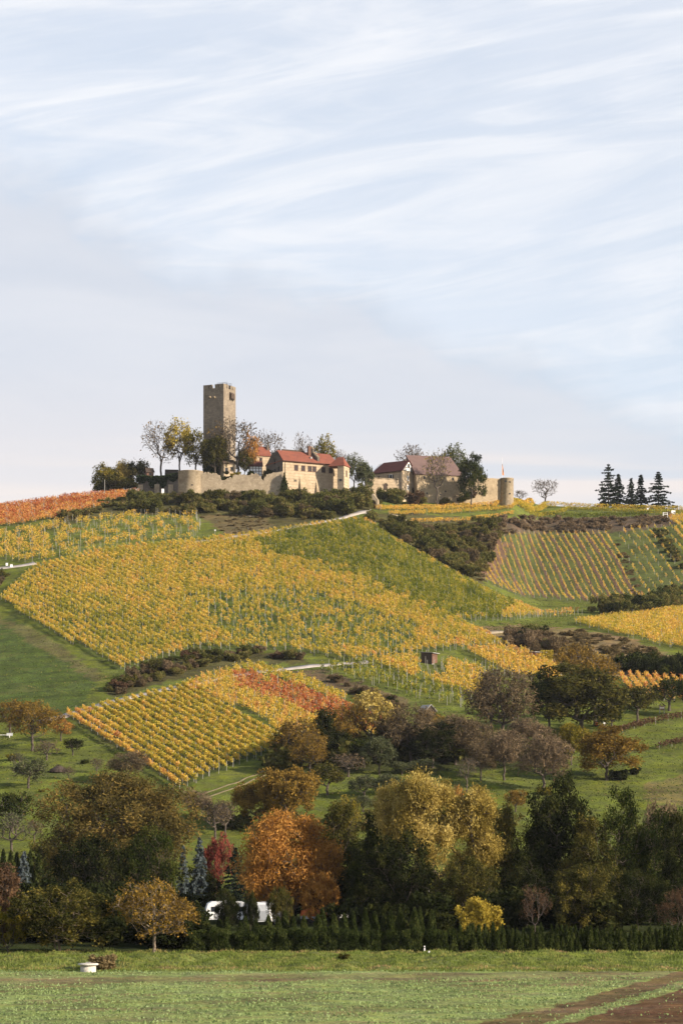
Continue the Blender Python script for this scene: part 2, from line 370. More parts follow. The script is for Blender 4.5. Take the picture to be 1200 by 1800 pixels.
for u, pys in PROFILES.items():
    dk = [d for d, _ in NEAR]; zk = [z for _, z in NEAR]
    for d, p in zip(DK, pys):
        z = CAMZ + (HOR - p) * d / FPX if p else (zk[-1] + (0.0 if d < 960 else -6.0))
        dk.append(d); zk.append(z)
    dk += [1060, 1400, 2500, 11500]; zk += [zk[-1] - 2, 75, 48, 45]
    cols.append(pchip(dk, zk, DQ))
ZT = pchip(list(PROFILES), np.array(cols), UQ)          # (nu, nd)
UU, DD = np.meshgrid(UQ, DQ, indexing='ij')
XX = (UU - CX) / FPX * DD
sstep = lambda a, b, x: (lambda t: t * t * (3 - 2 * t))(np.clip((x - a) / (b - a), 0, 1))
# the castle stands on a levelled court held up by its curtain wall
WALLD = 870.5 + np.clip(313 - UU, 0, 90) / 70 * 9.5 + np.clip(313 - UU, 0, 2)
mk = sstep(WALLD, WALLD + 4.5, DD) * (1 - sstep(930, 965, DD)) * sstep(240, 246, UU) * (1 - sstep(492, 512, UU))
ZT = ZT * (1 - mk) + 139.6 * mk
def wav(x, y, s, seed):
    r = np.random.default_rng(seed); o = np.zeros_like(np.asarray(x, float))
    for _ in range(7):
        a = r.uniform(0, 6.28); k = r.uniform(0.6, 1.6) / s
        o = o + np.sin((x * math.cos(a) + y * math.sin(a)) * k * 6.28 + r.uniform(0, 6.28))
    return o / 3.2
ZT += 0.035 * wav(XX, DD, 3.0, 1) * (1 - sstep(240, 330, DD)) + 0.12 * wav(XX, DD, 9.0, 2) * sstep(330, 380, DD) * (1 - sstep(1000, 1100, DD))
ZT += 0.16 * wav(XX, DD, 2.6, 21) * sstep(172, 176, DD) * (1 - sstep(190, 196, DD))

def ground(X, Y):
    X = np.asarray(X, float); Y = np.asarray(Y, float)
    u = CX + FPX * X / Y
    i = np.clip(np.searchsorted(UQ, u) - 1, 0, len(UQ) - 2); j = np.clip(np.searchsorted(DQ, Y) - 1, 0, len(DQ) - 2)
    a = np.clip((u - UQ[i]) / (UQ[i + 1] - UQ[i]), 0, 1); b = np.clip((Y - DQ[j]) / (DQ[j + 1] - DQ[j]), 0, 1)
    return (1 - a) * ((1 - b) * ZT[i, j] + b * ZT[i, j + 1]) + a * ((1 - b) * ZT[i + 1, j] + b * ZT[i + 1, j + 1])

PYT = HOR - FPX * (ZT - CAMZ) / DD
DMIN0 = 112.0
def hit(px, py, dmin=DMIN0):
    """ground point seen at a photo pixel: (X, Y, Z)"""
    d = np.arange(dmin, 1000, 0.5); X = (px - CX) / FPX * d
    p = HOR - FPX * (ground(X, d) - CAMZ) / d
    k = np.argmax(p <= py) if (p <= py).any() else len(d) - 1
    if k > 0: dd = d[k - 1] + (d[k] - d[k - 1]) * np.clip((p[k - 1] - py) / (p[k - 1] - p[k] + 1e-9), 0, 1)
    else: dd = d[0]
    X = (px - CX) / FPX * dd
    return np.array([X, dd, float(ground(X, dd))])
def at(px, d):
    X = (px - CX) / FPX * d
    return np.array([X, d, float(ground(X, d))])
def P3(px, py, d): return np.array([(px - CX) / FPX * d, d, CAMZ + (HOR - py) / FPX * d])
def pix(X, Y, Z): return CX + FPX * X / Y, HOR - FPX * (Z - CAMZ) / Y

def inpoly(x, y, poly):
    x = np.asarray(x, float); y = np.asarray(y, float); r = np.zeros(x.shape, bool); n = len(poly)
    for i in range(n):
        (x0, y0), (x1, y1) = poly[i], poly[(i + 1) % n]
        c = ((y0 > y) != (y1 > y)) & (x < (x1 - x0) * (y - y0) / ((y1 - y0) + 1e-12) + x0)
        r ^= c
    return r

# what covers the ground: colour of each field, edges roughened
GRASS = (.118, .138, .030); MEADOW = (.070, .098, .028); DRY = (.185, .135, .068); VGRASS = (.088, .112, .026)
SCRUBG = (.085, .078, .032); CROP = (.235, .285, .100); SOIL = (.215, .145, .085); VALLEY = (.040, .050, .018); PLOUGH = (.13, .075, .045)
cov = np.zeros(ZT.shape + (3,)); cov[:] = GRASS
jx = 5 * wav(XX, DD, 6, 3); jy = 3 * wav(XX, DD, 6, 4)
def paint(poly, colour, dlo=0, dhi=2000, amt=1.0):
    m = inpoly(UU + jx, PYT + jy, poly) & (DD > dlo) & (DD < dhi)
    cov[m] = cov[m] * (1 - amt) + np.array(colour) * amt
cov[DD < 173] = CROP
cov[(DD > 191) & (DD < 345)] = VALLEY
mid = (DD >= 400) & (DD < 1000)
paint([(-300, 1095), (20, 1085), (165, 1175), (180, 1190), (140, 1245), (90, 1262), (-300, 1290)], MEADOW, 400)
paint([(-10, 1085), (60, 1105), (170, 1180), (190, 1190), (170, 1200), (120, 1170), (-10, 1090)], DRY, 400, 900, 0.45)
V1 = [(-2, 1058), (62, 1000), (180, 968), (330, 955), (400, 947), (480, 937), (560, 924), (640, 914), (700, 955), (760, 988), (820, 1022), (880, 1053), (955, 1083),
      (900, 1090), (802, 1093), (850, 1115), (892, 1137), (740, 1147), (620, 1163), (500, 1143), (340, 1142), (210, 1181)]
paint(V1, VGRASS, 500)
paint([(60, 935), (100, 915), (235, 868), (640, 858), (660, 895), (560, 915), (470, 934), (400, 940), (345, 905), (200, 905)], SCRUBG, 700)
paint([(345, 905), (470, 905), (480, 930), (400, 942)], DRY, 700, 950, 0.5)
paint([(640, 903), (720, 900), (860, 915), (870, 990), (850, 1030), (760, 985)], SCRUBG, 700)
paint([(845, 915), (1190, 905), (1190, 925), (1080, 938), (868, 942)], (.105, .078, .052), 800)
paint([(860, 940), (1080, 936), (1190, 922), (1215, 1050), (1130, 1062), (860, 1050)], (.088, .104, .034), 770)
paint([(860, 940), (895, 955), (860, 1045), (838, 1030)], (.17, .105, .068), 780)
paint([(800, 1105), (900, 1098), (1000, 1105), (1100, 1120), (1210, 1165), (1210, 1195), (1085, 1190), (960, 1160), (900, 1138)], DRY, 560)
paint([(180, 1215), (215, 1190), (350, 1150), (440, 1143), (530, 1158), (540, 1168), (440, 1165), (330, 1190), (200, 1225)], SCRUBG, 500)
paint([(500, 1180), (560, 1175), (720, 1230), (700, 1255), (600, 1215)], (.13, .095, .055), 500)
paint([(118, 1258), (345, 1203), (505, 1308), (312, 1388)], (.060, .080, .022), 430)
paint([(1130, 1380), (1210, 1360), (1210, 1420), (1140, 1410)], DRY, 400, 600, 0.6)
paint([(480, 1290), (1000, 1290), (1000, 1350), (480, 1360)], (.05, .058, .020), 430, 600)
paint([(780, 1810), (1000, 1765), (1210, 1700), (1210, 1722), (1020, 1780), (920, 1815)], PLOUGH, 60, 180, 0.8)
paint([(930, 1812), (1030, 1790), (1210, 1735), (1500, 1700), (1500, 2300), (900, 2300), (900, 1820)], PLOUGH, 3, 180)
paint([(-400, 1722), (300, 1716), (720, 1711), (1600, 1700), (1600, 1713), (600, 1724), (-400, 1737)], SOIL, 100, 180, 0.34)
band = np.exp(-((DD - 162 - 3 * wav(XX, DD, 25, 8)) / 4.0) ** 2) * (0.28 + 0.42 * wav(XX, DD, 7, 9)).clip(0, 1)
cov = cov * (1 - band[..., None]) + np.array(SOIL) * band[..., None]
sp = ((DD < 171) * (0.55 * wav(XX, DD * 3, 16, 41) - .05).clip(0, .5) + (DD < 171) * (0.5 * wav(XX, DD * 2.5, 4, 42) - .1).clip(0, .3))[..., None]
cov = cov * (1 - sp) + np.array(SOIL) * sp
verge = ((DD > 172.5) & (DD < 191))
cov[verge] = (.155, .185, .050)
dry = (np.exp(-((DD - 176.5) / 1.6) ** 2) * 0.55 * (0.4 + 0.5 * wav(XX, DD, 5, 10)).clip(0, 1))[..., None]
cov = cov * (1 - dry) + np.array((.21, .14, .07)) * dry
pat = (1 + 0.20 * wav(XX, DD, 14, 5) + 0.13 * wav(XX, DD, 4, 6))[..., None].clip(0.5, 1.6)
cov = np.where((mid | (DD < 192))[..., None], cov * (1 + (pat - 1) * 0.8), cov)

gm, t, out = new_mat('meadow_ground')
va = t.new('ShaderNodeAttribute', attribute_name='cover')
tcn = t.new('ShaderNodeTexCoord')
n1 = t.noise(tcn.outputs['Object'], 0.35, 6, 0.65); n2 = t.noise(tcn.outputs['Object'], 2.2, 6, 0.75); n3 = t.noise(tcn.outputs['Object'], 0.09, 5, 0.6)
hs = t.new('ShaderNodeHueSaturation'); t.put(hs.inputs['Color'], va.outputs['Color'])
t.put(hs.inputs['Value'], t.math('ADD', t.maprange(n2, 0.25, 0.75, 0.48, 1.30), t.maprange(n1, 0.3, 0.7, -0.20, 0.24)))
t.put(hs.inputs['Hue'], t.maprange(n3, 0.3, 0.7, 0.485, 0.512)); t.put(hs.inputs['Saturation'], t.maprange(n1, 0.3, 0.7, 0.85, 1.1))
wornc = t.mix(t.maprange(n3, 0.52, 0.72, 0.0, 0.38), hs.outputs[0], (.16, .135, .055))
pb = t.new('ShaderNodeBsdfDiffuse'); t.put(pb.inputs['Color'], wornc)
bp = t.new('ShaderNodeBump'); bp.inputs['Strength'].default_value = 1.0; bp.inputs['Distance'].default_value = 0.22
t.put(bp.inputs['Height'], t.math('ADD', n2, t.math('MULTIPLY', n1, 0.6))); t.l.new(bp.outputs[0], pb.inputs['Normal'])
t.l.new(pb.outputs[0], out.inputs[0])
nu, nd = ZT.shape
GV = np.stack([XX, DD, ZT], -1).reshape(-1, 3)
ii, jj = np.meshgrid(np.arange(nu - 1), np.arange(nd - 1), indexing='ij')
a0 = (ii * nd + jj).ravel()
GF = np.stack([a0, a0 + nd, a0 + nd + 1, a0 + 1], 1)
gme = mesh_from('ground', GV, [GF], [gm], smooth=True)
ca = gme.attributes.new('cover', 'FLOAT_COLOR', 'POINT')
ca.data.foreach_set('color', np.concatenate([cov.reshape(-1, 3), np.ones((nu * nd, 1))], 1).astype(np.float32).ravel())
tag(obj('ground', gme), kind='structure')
mb = MB(); mb.poly([(-900, 3, 7.99), (-900, -900, 8), (900, -900, 8), (900, 3, 7.99)])
tag(mb.build('meadow', noisy_mat('behind_meadow', (.08, .12, .03), (.11, .15, .035), 0.3)), kind='structure')

def strip(name, pts, width, mat, lift=0.06, skirt=0.4):
    """a path laid along photo points, draped on the ground"""
    W3 = [hit(*p)[:2] for p in pts]
    P = []
    for a, b in zip(W3[:-1], W3[1:]):
        n = max(2, int(np.linalg.norm(b - a) / 1.5))
        for k in range(n): P.append(a + (b - a) * k / n)
    P.append(W3[-1]); P = np.array(P)
    T = np.gradient(P, axis=0); T /= np.linalg.norm(T, axis=1)[:, None]; N = np.stack([-T[:, 1], T[:, 0]], 1)
    wv = width * (1 + 0.10 * wav(P[:, 0], P[:, 1], 7, 31))
    rows = []
    for k, dz in ((-.56, -skirt), (-.5, lift), (0, lift + .03), (.5, lift), (.56, -skirt)):
        q = P + N * (k * wv)[:, None]
        rows.append(np.stack([q[:, 0], q[:, 1], ground(q[:, 0], q[:, 1]) + dz], 1))
    n = len(P); V = np.stack(rows, 1).reshape(-1, 3); F = []
    for i in range(n - 1):
        for k in range(4): F.append((i * 5 + k, i * 5 + k + 1, i * 5 + 5 + k + 1, i * 5 + 5 + k))
    return tag(obj(name, mesh_from(name, V, [np.array(F)], [mat], smooth=True)), kind='structure')
strip('gravel_path', [(70, 1269), (120, 1257), (200, 1233), (280, 1215), (345, 1201), (400, 1190), (480, 1178), (560, 1170), (650, 1163)], 3.0, M['path'])
strip('castle_road', [(-60, 1004), (0, 999), (40, 994), (62, 990)], 3.6, M['path'])
strip('castle_road', [(338, 952.5), (362, 950), (400, 945), (500, 930), (600, 911), (648, 898)], 3.2, M['path'])
strip('sandy_path', [(690, 904), (705, 911), (722, 922)], 2.4, M['sand'])
strip('sandy_bank', [(438, 908), (462, 902)], 3.0, M['sand'])
strip('farm_track', [(845, 1112), (890, 1110)], 3.0, M['sand'])
for off in (0, 8): strip('wheel_track', [(350, 1398 + off), (410, 1378 + off), (465, 1355 + off)], 0.5, M['soil2'], 0.04)

# ------------------------------------------------------------------ buildings
def window(parent, x, z, w, h, frame, sides='y', at_=0.0, mull=False, arch=False, shutter=None):
    """stone frame standing 6 cm proud of a wall lying in the plane y=at_ (or x=at_), dark pane set back inside it"""
    f = MB(); b = 0.16
    def bx(m, a0, a1, z0, z1, d0, d1):
        if sides == 'y': m.box(a0, a1, at_ - d1, at_ - d0, z0, z1)
        elif sides == '-x': m.box(at_ - d1, at_ - d0, a0, a1, z0, z1)
        else: m.box(at_ + d0, at_ + d1, a0, a1, z0, z1)
    bx(f, x - w / 2 - b, x - w / 2, z, z + h, -.05, .07); bx(f, x + w / 2, x + w / 2 + b, z, z + h, -.05, .07)
    bx(f, x - w / 2 - b, x + w / 2 + b, z + h, z + h + b, -.05, .07); bx(f, x - w / 2 - b - .05, x + w / 2 + b + .05, z - b, z, -.05, .10)
    if mull: bx(f, x - .09, x + .09, z, z + h, -.05, .06)
    o = f.build('window', frame, parent)
    p = MB(); bx(p, x - w / 2, x + w / 2, z, z + h, -.04, .015); p.build('pane', M['glass'], o)
    if shutter:
        for s in (-1, 1):
            q = MB(); a = x + s * (w / 2 + b + .28); bx(q, a - .26, a + .26, z, z + h, .0, .05); q.build('shutter', shutter, o)
    return o

def gable_walls(L, Wd, h, rh):
    """four walls with the two end gables in one shell; facade along +x at y=0, gables at x=0 and x=L"""
    m = MB(); B = -6.0
    V = [(0, 0, B), (L, 0, B), (L, Wd, B), (0, Wd, B), (0, 0, h), (L, 0, h), (L, Wd, h), (0, Wd, h), (0, Wd / 2, h + rh), (L, Wd / 2, h + rh)]
    m.add(V, [(0, 1, 5, 4), (2, 3, 7, 6)]); m.add(V, [(3, 0, 4, 8, 7), (1, 2, 6, 9, 5)])
    return m
def slab(m, a, b, c, d, th=0.25):
    """roof slab: corner points a-b along the eave, c-d along the ridge, given thickness downwards"""
    V = [a, b, c, d] + [(p[0], p[1], p[2] - th) for p in (a, b, c, d)]
    m.add(V, [(0, 1, 2, 3), (7, 6, 5, 4), (0, 4, 5, 1), (1, 5, 6, 2), (2, 6, 7, 3), (3, 7, 4, 0)])
def saddle_roof(parent, L, Wd, h, rh, mat, ox=0.35, oy=0.5, x0=0.0):
    k = rh / (Wd / 2); top = h + rh + 0.28; e = h + 0.28 - k * oy
    m = MB(); slab(m, (x0 - ox, -oy, e), (L + ox, -oy, e), (L + ox, Wd / 2, top), (x0 - ox, Wd / 2, top))
    slab(m, (L + ox, Wd + oy, e), (x0 - ox, Wd + oy, e), (x0 - ox, Wd / 2, top), (L + ox, Wd / 2, top))
    r = m.build('roof', mat, parent)
    rd = MB(); rd.bar((x0 - ox, Wd / 2, top + .03), (L + ox, Wd / 2, top + .03), .16, k=6); rd.build('ridge', mat, r)
    return r

def azrot(a): return R(a)      # wall whose normal points a degrees right of the camera

S = 870 / FPX     # metres per photo pixel at the castle
# --- keep
tw = at(393, 882); TZ = 140.0
keep = thing('castle_tower', 'tall square sandstone castle keep with notched battlements rising behind the trees', 'tower', (tw[0], tw[1], TZ), azrot(-28))
# local frame after rotating by -28 deg: the face y=0 looks left-forward, the face x=0 .. built on corner at origin
TW, TH = 8.65, 35.2
top = CAMZ + (HOR - 683) / FPX * 882 - TZ
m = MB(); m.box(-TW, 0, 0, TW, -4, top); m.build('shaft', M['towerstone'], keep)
pt = top + 1.95; th = 0.75
def merlon(x0, x1, y0, y1, slit_axis, frac):
    m = MB(); z0 = top
    if slit_axis == 'x':
        s = x0 + (x1 - x0) * frac
        m.box(x0, s - .2, y0, y1, z0, pt); m.box(s + .2, x1, y0, y1, z0, pt); m.box(s - .2, s + .2, y0, y1, z0, z0 + .45); m.box(s - .2, s + .2, y0, y1, pt - .5, pt)
    else:
        s = y0 + (y1 - y0) * frac
        m.box(x0, x1, y0, s - .2, z0, pt); m.box(x0, x1, s + .2, y1, z0, pt); m.box(x0, x1, s - .2, s + .2, z0, z0 + .45); m.box(x0, x1, s - .2, s + .2, pt - .5, pt)
    m.build('merlon', M['towerstone'], keep)
e = .003
merlon(-TW + e, -5.05, e, th, 'x', .63); merlon(-3.75, -e, e, th, 'x', .42)
merlon(-TW + e, -5.2, TW - th, TW - e, 'x', .5); merlon(-3.8, -e, TW - th, TW - e, 'x', .5)
merlon(-th, -e, th + e, 3.6, 'y', .60); merlon(-th, -e, 4.9, TW - th - e, 'y', .5)
merlon(-TW + e, -TW + th, th + e, 3.7, 'y', .5); merlon(-TW + e, -TW + th, 5.0, TW - th - e, 'y', .5)
m = MB(); m.box(-5.05 + e, -3.75 - e, .01, th - .01, top, top + .5); m.build('sill', M['towerstone'], keep)
m = MB(); m.box(-th + .01, -.01, 3.6 + e, 4.9 - e, top, top + .45); m.build('sill', M['towerstone'], keep)
for x, z, r in ((-5.55, top - 2.7, .42), (-3.65, top - 2.9, .36)):
    m = MB(); m.bar((x, -.62, z + .25), (x, .1, z - .1), r * .8, r, 6); m.build('corbel', M['stone'], keep)
g = MB(); g.box(.02, .85, 4.1, 6.6, top - 2.9, top - 1.2); g.prism([(0.02, top - 1.2), (.85, top - 1.2), (.02, top - .5)], 4.2, 6.5)
gd = g.build('garderobe', M['timber'], keep)
c = MB()
for y in (4.2, 5.3, 6.4): c.prism([(0.02, top - 3.7), (.8, top - 2.92), (0.02, top - 2.92)], y - .16, y + .16)
c.build('bracket', M['dark_and_shade_stone'], gd)
rl = MB()
for x in np.linspace(-4.6, -.4, 6): rl.bar((x, 3.2, top), (x, 3.2, pt + 1.0), .055); rl.bar((x, 6.2, top), (x, 6.2, pt + 1.0), .055)
for y in (3.2, 6.2):
    for z in (pt + .45, pt + 1.0): rl.bar((-4.6, y, z), (-.4, y, z), .05)
rl.build('railing', M['timber'], keep)

# --- long house with the red roof
o = P3(497, 809, 866); LZ = CAMZ + (HOR - 870) / FPX * 866; h = o[2] - LZ
LA = 28; Lh, Wh, rh = 22.6, 13.6, 4.5
lh = thing('castle_house', 'long sandstone castle house with bright red tiled roof and paired stone windows', 'house', (o[0], o[1], LZ), azrot(LA))
m = MB(); B = -5
V = [(0, 0, B), (Lh, 0, B), (Lh, Wh, B), (0, Wh, B), (0, 0, h), (Lh, 0, h), (Lh, Wh, h), (0, Wh, h), (0, Wh / 2, h + rh), (Lh, Wh / 2, h + rh)]
m.add(V, [(0, 1, 5, 4), (2, 3, 7, 6)]); m.add(V, [(1, 2, 6, 9, 5)]); m.build('wall', M['plaster'], lh)
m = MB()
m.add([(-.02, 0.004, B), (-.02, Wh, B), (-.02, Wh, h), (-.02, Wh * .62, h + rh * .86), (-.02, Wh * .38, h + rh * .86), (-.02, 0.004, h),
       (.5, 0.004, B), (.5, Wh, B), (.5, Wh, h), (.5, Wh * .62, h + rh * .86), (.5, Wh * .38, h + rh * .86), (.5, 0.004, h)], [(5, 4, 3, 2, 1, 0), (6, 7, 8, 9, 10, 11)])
m.build('gable_wall', M['dark_and_shade_stone'], lh)  # shade of the end turned from the sun, painted in as darker stone
kk = rh / (Wh / 2); m = MB(); tp = h + rh + .25
slab(m, (-.1, -.55, h + .25 - kk * .55), (Lh - .1, -.55, h + .25 - kk * .55), (Lh - .1, Wh / 2, tp), (1.0, Wh / 2, tp))
slab(m, (Lh - .1, Wh + .5, h + .25 - kk * .5), (-.1, Wh + .5, h + .25 - kk * .5), (1.0, Wh / 2, tp), (Lh - .1, Wh / 2, tp))
slab(m, (-.1, Wh + .5, h + .25 - kk * .5), (-.1, -.55, h + .25 - kk * .55), (1.0, Wh / 2 - .01, tp - .01), (1.0, Wh / 2 + .01, tp - .01), .05)
rf = m.build('roof', M['redtile'], lh)
m = MB(); m.box(3.2, 12.2, Wh / 2 + .05, Wh / 2 + .7, h + rh - 1, h + rh + .75); m.build('parapet', M['timber'], rf)
# stepped fire wall across the roof, and the chimney in front of it
m = MB(); xf = 14.4
for i in range(6):
    y0 = .9 + i * 1.0; z = h + kk * (y0 + 1.0) + .9; m.box(xf, xf + .85, y0, y0 + 1.0 - (.002), h - .5, z + (1.2 if i > 3 else 0.25))
m.build('fire_wall', M['dark_and_shade_stone'], rf)
for i in range(6):
    m = MB(); y0 = .9 + i * 1.0; z = h + kk * (y0 + 1.0) + .9 + (1.2 if i > 3 else 0.25); m.box(xf - .05, xf + .92, y0 - .06, y0 + .935, z, z + .16); m.build('coping_stone', M['stone'], rf)
m = MB(); m.box(12.6, 13.6, 4.4, 5.4, h + 2, h + rh + 2.0); m.box(12.5, 13.7, 4.3, 5.5, h + rh + 2.0, h + rh + 2.2); m.build('chimney', M['redwood'], rf)
m = MB(); m.box(12.3, 13.0, 2.2, 3.0, h + kk * 2.2 + .35, h + kk * 2.6 + .75); m.build('skylight', M['sheet'], rf)
m = MB(); m.bar((-.1, -.62, h - .16), (Lh - .2, -.62, h - .16), .10, k=6); m.bar((.9, -.12, B), (.9, -.12, h - .2), .07, k=6); m.build('gutter', M['timber'], lh)
ux = lambda px: (px - 497) / 96 * Lh
for px in (519.8, 531.8, 543.2, 551, 566.5, 579.3): window(lh, ux(px), h - 3.15, 1.25, 1.75, M['redwood'], mull=True)
window(lh, ux(518.5), h - 7.3, .9, .7, M['stone'], mull=True)
for px, w0, tt in ((525.5, 3.3, 5.1), (553.5, 1.9, 6.4)):      # battered buttresses
    b = MB(); x = ux(px); b.prism([(-2.4, B), (0, B), (0, h - tt)], x, x + w0)
    b.v = [A[:, [1, 0, 2]] for A in b.v]; b.build('buttress', M['stone'], lh)
d = MB(); xd = ux(517.6)
d.prism([(xd - .75, -1.0), (xd + .75, -1.0)] + [(xd + .75 * math.cos(a), 1.0 + .75 * math.sin(a)) for a in np.linspace(0, math.pi, 9)], -.03, .1)
dd = d.build('door', M['redwood'], lh)
a = MB(); pr = [(ux(517.6) + 1.0 * math.cos(t), 1.0 + 1.0 * math.sin(t)) for t in np.linspace(0, math.pi, 9)]
for p, q in zip(pr[:-1], pr[1:]): a.bar((p[0], -.08, p[1]), (q[0], -.08, q[1]), .14)
a.build('arch', M['stone'], dd)
for y, z, w, hh in ((6.4, h - .6, 1.3, 2.1), (3.2, h - 3.4, 1.1, 1.5), (6.1, h - 3.6, .9, 1.3), (9.6, h - 3.3, .9, 1.2)):
    window(lh, y, z, w, hh, M['dark_and_shade_stone'], '-x', -.02)
# --- corner tower at its far end
o2 = P3(604.3, 818, 868); c2 = o2[2] - LZ
ct = thing('corner_tower', 'square sandstone corner tower with red pyramid roof at the end of the long house', 'tower', (o2[0], o2[1], LZ), azrot(-22))
m = MB(); m.box(-2.55, 0, 0, 5.2, -5, c2); m.build('wall', M['plaster'], ct)
m = MB(); e0, e1, y0, y1, zt, zb = -6.2, .35, -.4, 5.7, c2 + 3.5, c2 - .05
m.add([(e0, y0, zb), (e1, y0, zb), (e1, y1, zb), (e0, y1, zb), (-3.4, 2.6, zt), (-1.3, 2.6, zt)], [(0, 1, 5, 4), (2, 3, 4, 5)])
m.add([(e0, y0, zb), (e1, y0, zb), (e1, y1, zb), (e0, y1, zb), (-3.4, 2.6, zt), (-1.3, 2.6, zt)], [(1, 2, 5), (3, 0, 4)])
m.add([(e0, y0, zb), (e1, y0, zb), (e1, y1, zb), (e0, y1, zb)], [(3, 2, 1, 0)]); m.build('roof', M['redtile'], ct)
window(ct, 2.4, c2 - 3.6, .7, 2.0, M['redwood'], 'x', 0.0)
window(ct, -1.3, c2 - 5.4, .9, .5, M['dark_and_shade_stone'])

# --- curtain wall, bastion and ivied wall
bz = lambda py, d: CAMZ + (HOR - py) / FPX * d
prof = [(352, 831), (358, 832.5), (365, 832), (372, 833), (383, 834), (386, 838), (390, 844), (396, 843), (399, 841.5), (408.5, 841), (409.5, 836), (412, 833), (420, 834.5), (428, 833), (436, 835), (445, 833.5),
        (454, 834.5), (458, 840), (463.7, 846), (466, 841), (469, 837), (474, 834), (480, 831.5), (487, 829.5), (493, 828.5), (497.5, 827.5)]
dl = lambda px: 868.5 - (px - 352) / 145 * 2.6
ro = at(352, 868.5); wz = ro[2] - 4
cw = thing('curtain_wall', 'ragged pale sandstone curtain wall with broken top below the keep', 'wall', (ro[0], ro[1], wz))
m = MB(); m.wall_profile([((px - CX) / FPX * dl(px) - ro[0], dl(px) - ro[1], bz(py + 0.7 * math.sin(px * 3.1), dl(px)) - wz) for px, py in prof], 0, 1.4); m.build('wall', M['ruin'], cw)
m = MB()
for k in range(26):
    px = rng.uniform(357, 495); py = np.interp(px, [p for p, _ in prof], [q for _, q in prof]); q = P3(px, py - .2, dl(px) + .5); s = rng.uniform(.2, .5)
    m.box(q[0] - ro[0] - s, q[0] - ro[0] + s, q[1] - ro[1] - .5, q[1] - ro[1] + .5, q[2] - wz - .6, q[2] - wz + rng.uniform(.05, .45))
tag(m.build('coping_stones', M['ruin'], cw), kind='stuff')
b0 = P3(335, 829, 871); Rb = 22 * 871 / FPX
bt = thing('bastion', 'squat round sandstone bastion at the left end of the ragged curtain wall', 'bastion', (b0[0], b0[1], wz))
m = MB(); hb = b0[2] - wz; m.lathe([(Rb * 1.03, -2), (Rb, hb - .25), (Rb + .10, hb - .2), (Rb + .10, hb), (Rb - .9, hb), (Rb - .9, hb - 1.2), (0.01, hb - 1.2)], 40); m.build('wall', M['ruin'], bt, True)
for a_, z in ((-100, 4.2), (-80, 6.8), (-62, 3.1)):
    m = MB(); x, y = Rb * math.cos(R(a_)), Rb * math.sin(R(a_)); m.box(x - .35, x + .35, y - .12, y + .4, z, z + .35); m.build('slit', M['glass'], bt)
iw = [(243, 839), (252, 838), (258, 839), (266, 840), (275, 839), (283, 840), (290, 838), (297, 837), (304, 835), (313, 834)]
di = lambda px: 871 + (313 - px) / 70 * 9
r2 = at(313, 871); z2 = at(270, 872)[2] - 4
ivw = thing('ruined_wall', 'shaded ruined stone wall draped with dark ivy left of the round bastion', 'wall', (r2[0], r2[1], z2))
m = MB(); m.wall_profile([((px - CX) / FPX * di(px) - r2[0], di(px) - r2[1], bz(py, di(px)) - z2) for px, py in iw], 0, 1.2); m.build('wall', M['dark_and_shade_stone'], ivw)  # dark stone colour paints in the shade on this left-facing wall
for px in (247, 276, 300):
    q = P3(px, 850, di(px) - .35); m = MB(); m.box(q[0] - r2[0] - .9, q[0] - r2[0] + .9, q[1] - r2[1] - .5, q[1] - r2[1] + .8, 0, q[2] - z2 + rng.uniform(-.8, .8)); m.build('buttress', M['ruin'], ivw)

def leafsheet(name, pts, mat, parent=None, size=.35, tint0=.45, tvar=.22, up=0.0):
    """loose leaves around the given points"""
    n = len(pts); a = rng.normal(size=(n, 3)); a[:, 2] += up; a /= np.linalg.norm(a, axis=1)[:, None]
    b = np.cross(a, rng.normal(size=(n, 3))); b /= np.linalg.norm(b, axis=1)[:, None]
    s = (size * rng.uniform(.6, 1.3, n))[:, None]
    V = np.stack([pts + a * s * .6, pts + b * s * .4, pts - a * s * .6, pts - b * s * .4], 1).reshape(-1, 3)
    F = np.arange(4 * n).reshape(-1, 4)
    tt = np.repeat(np.clip(tint0 + rng.normal(0, tvar, n), 0, 1), 4)
    return obj(name, mesh_from(name, V, [F], [mat], tt), parent)
pts = []
for px in np.arange(242, 312, .35):
    py0 = np.interp(px, [p for p, _ in iw], [q for _, q in iw]); ln = max(0, 3 + 12 * abs(math.sin(px * .17)) * (1.25 if 262 < px < 292 else .65))
    for k in range(18):
        py = py0 - 2.6 + (ln + 3) * rng.random() ** 1.2; q = P3(px + rng.normal(0, .8), py, di(px) - .25 - .35 * rng.random() + (rng.random() * 1.8 if py < py0 else 0)); pts.append(q)
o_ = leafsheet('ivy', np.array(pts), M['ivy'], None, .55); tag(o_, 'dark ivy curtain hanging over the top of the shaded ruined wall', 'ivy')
pts = []
for k in range(4200):
    u_ = rng.random(); v_ = rng.random() ** 1.5; hgt = (11.5 * (1 - u_) ** .8 + 1.5) * v_
    if rng.random() < .78: q = np.array([-TW * (1 - u_ * .98), -.25 - .3 * rng.random(), hgt])
    else: q = np.array([.2 + .3 * rng.random(), TW * u_ * .5, hgt * .35])
    c_, s_ = math.cos(azrot(-28)), math.sin(azrot(-28)); pts.append((tw[0] + q[0] * c_ - q[1] * s_, tw[1] + q[0] * s_ + q[1] * c_, TZ + q[2]))
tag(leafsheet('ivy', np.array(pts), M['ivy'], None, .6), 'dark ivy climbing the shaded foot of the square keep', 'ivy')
pts = np.array([P3(496 + rng.normal(0, 4.0) * (1 - k / 2600) + 3.5, 866 - 34 * (k / 2600) ** .9 * rng.uniform(.75, 1.05), 865.4 - rng.random() * 1.3) for k in range(2600)])
tag(leafsheet('ivy', pts, M['green'], None, .5, .55), 'bright green ivy column climbing the left corner of the long castle house', 'ivy')

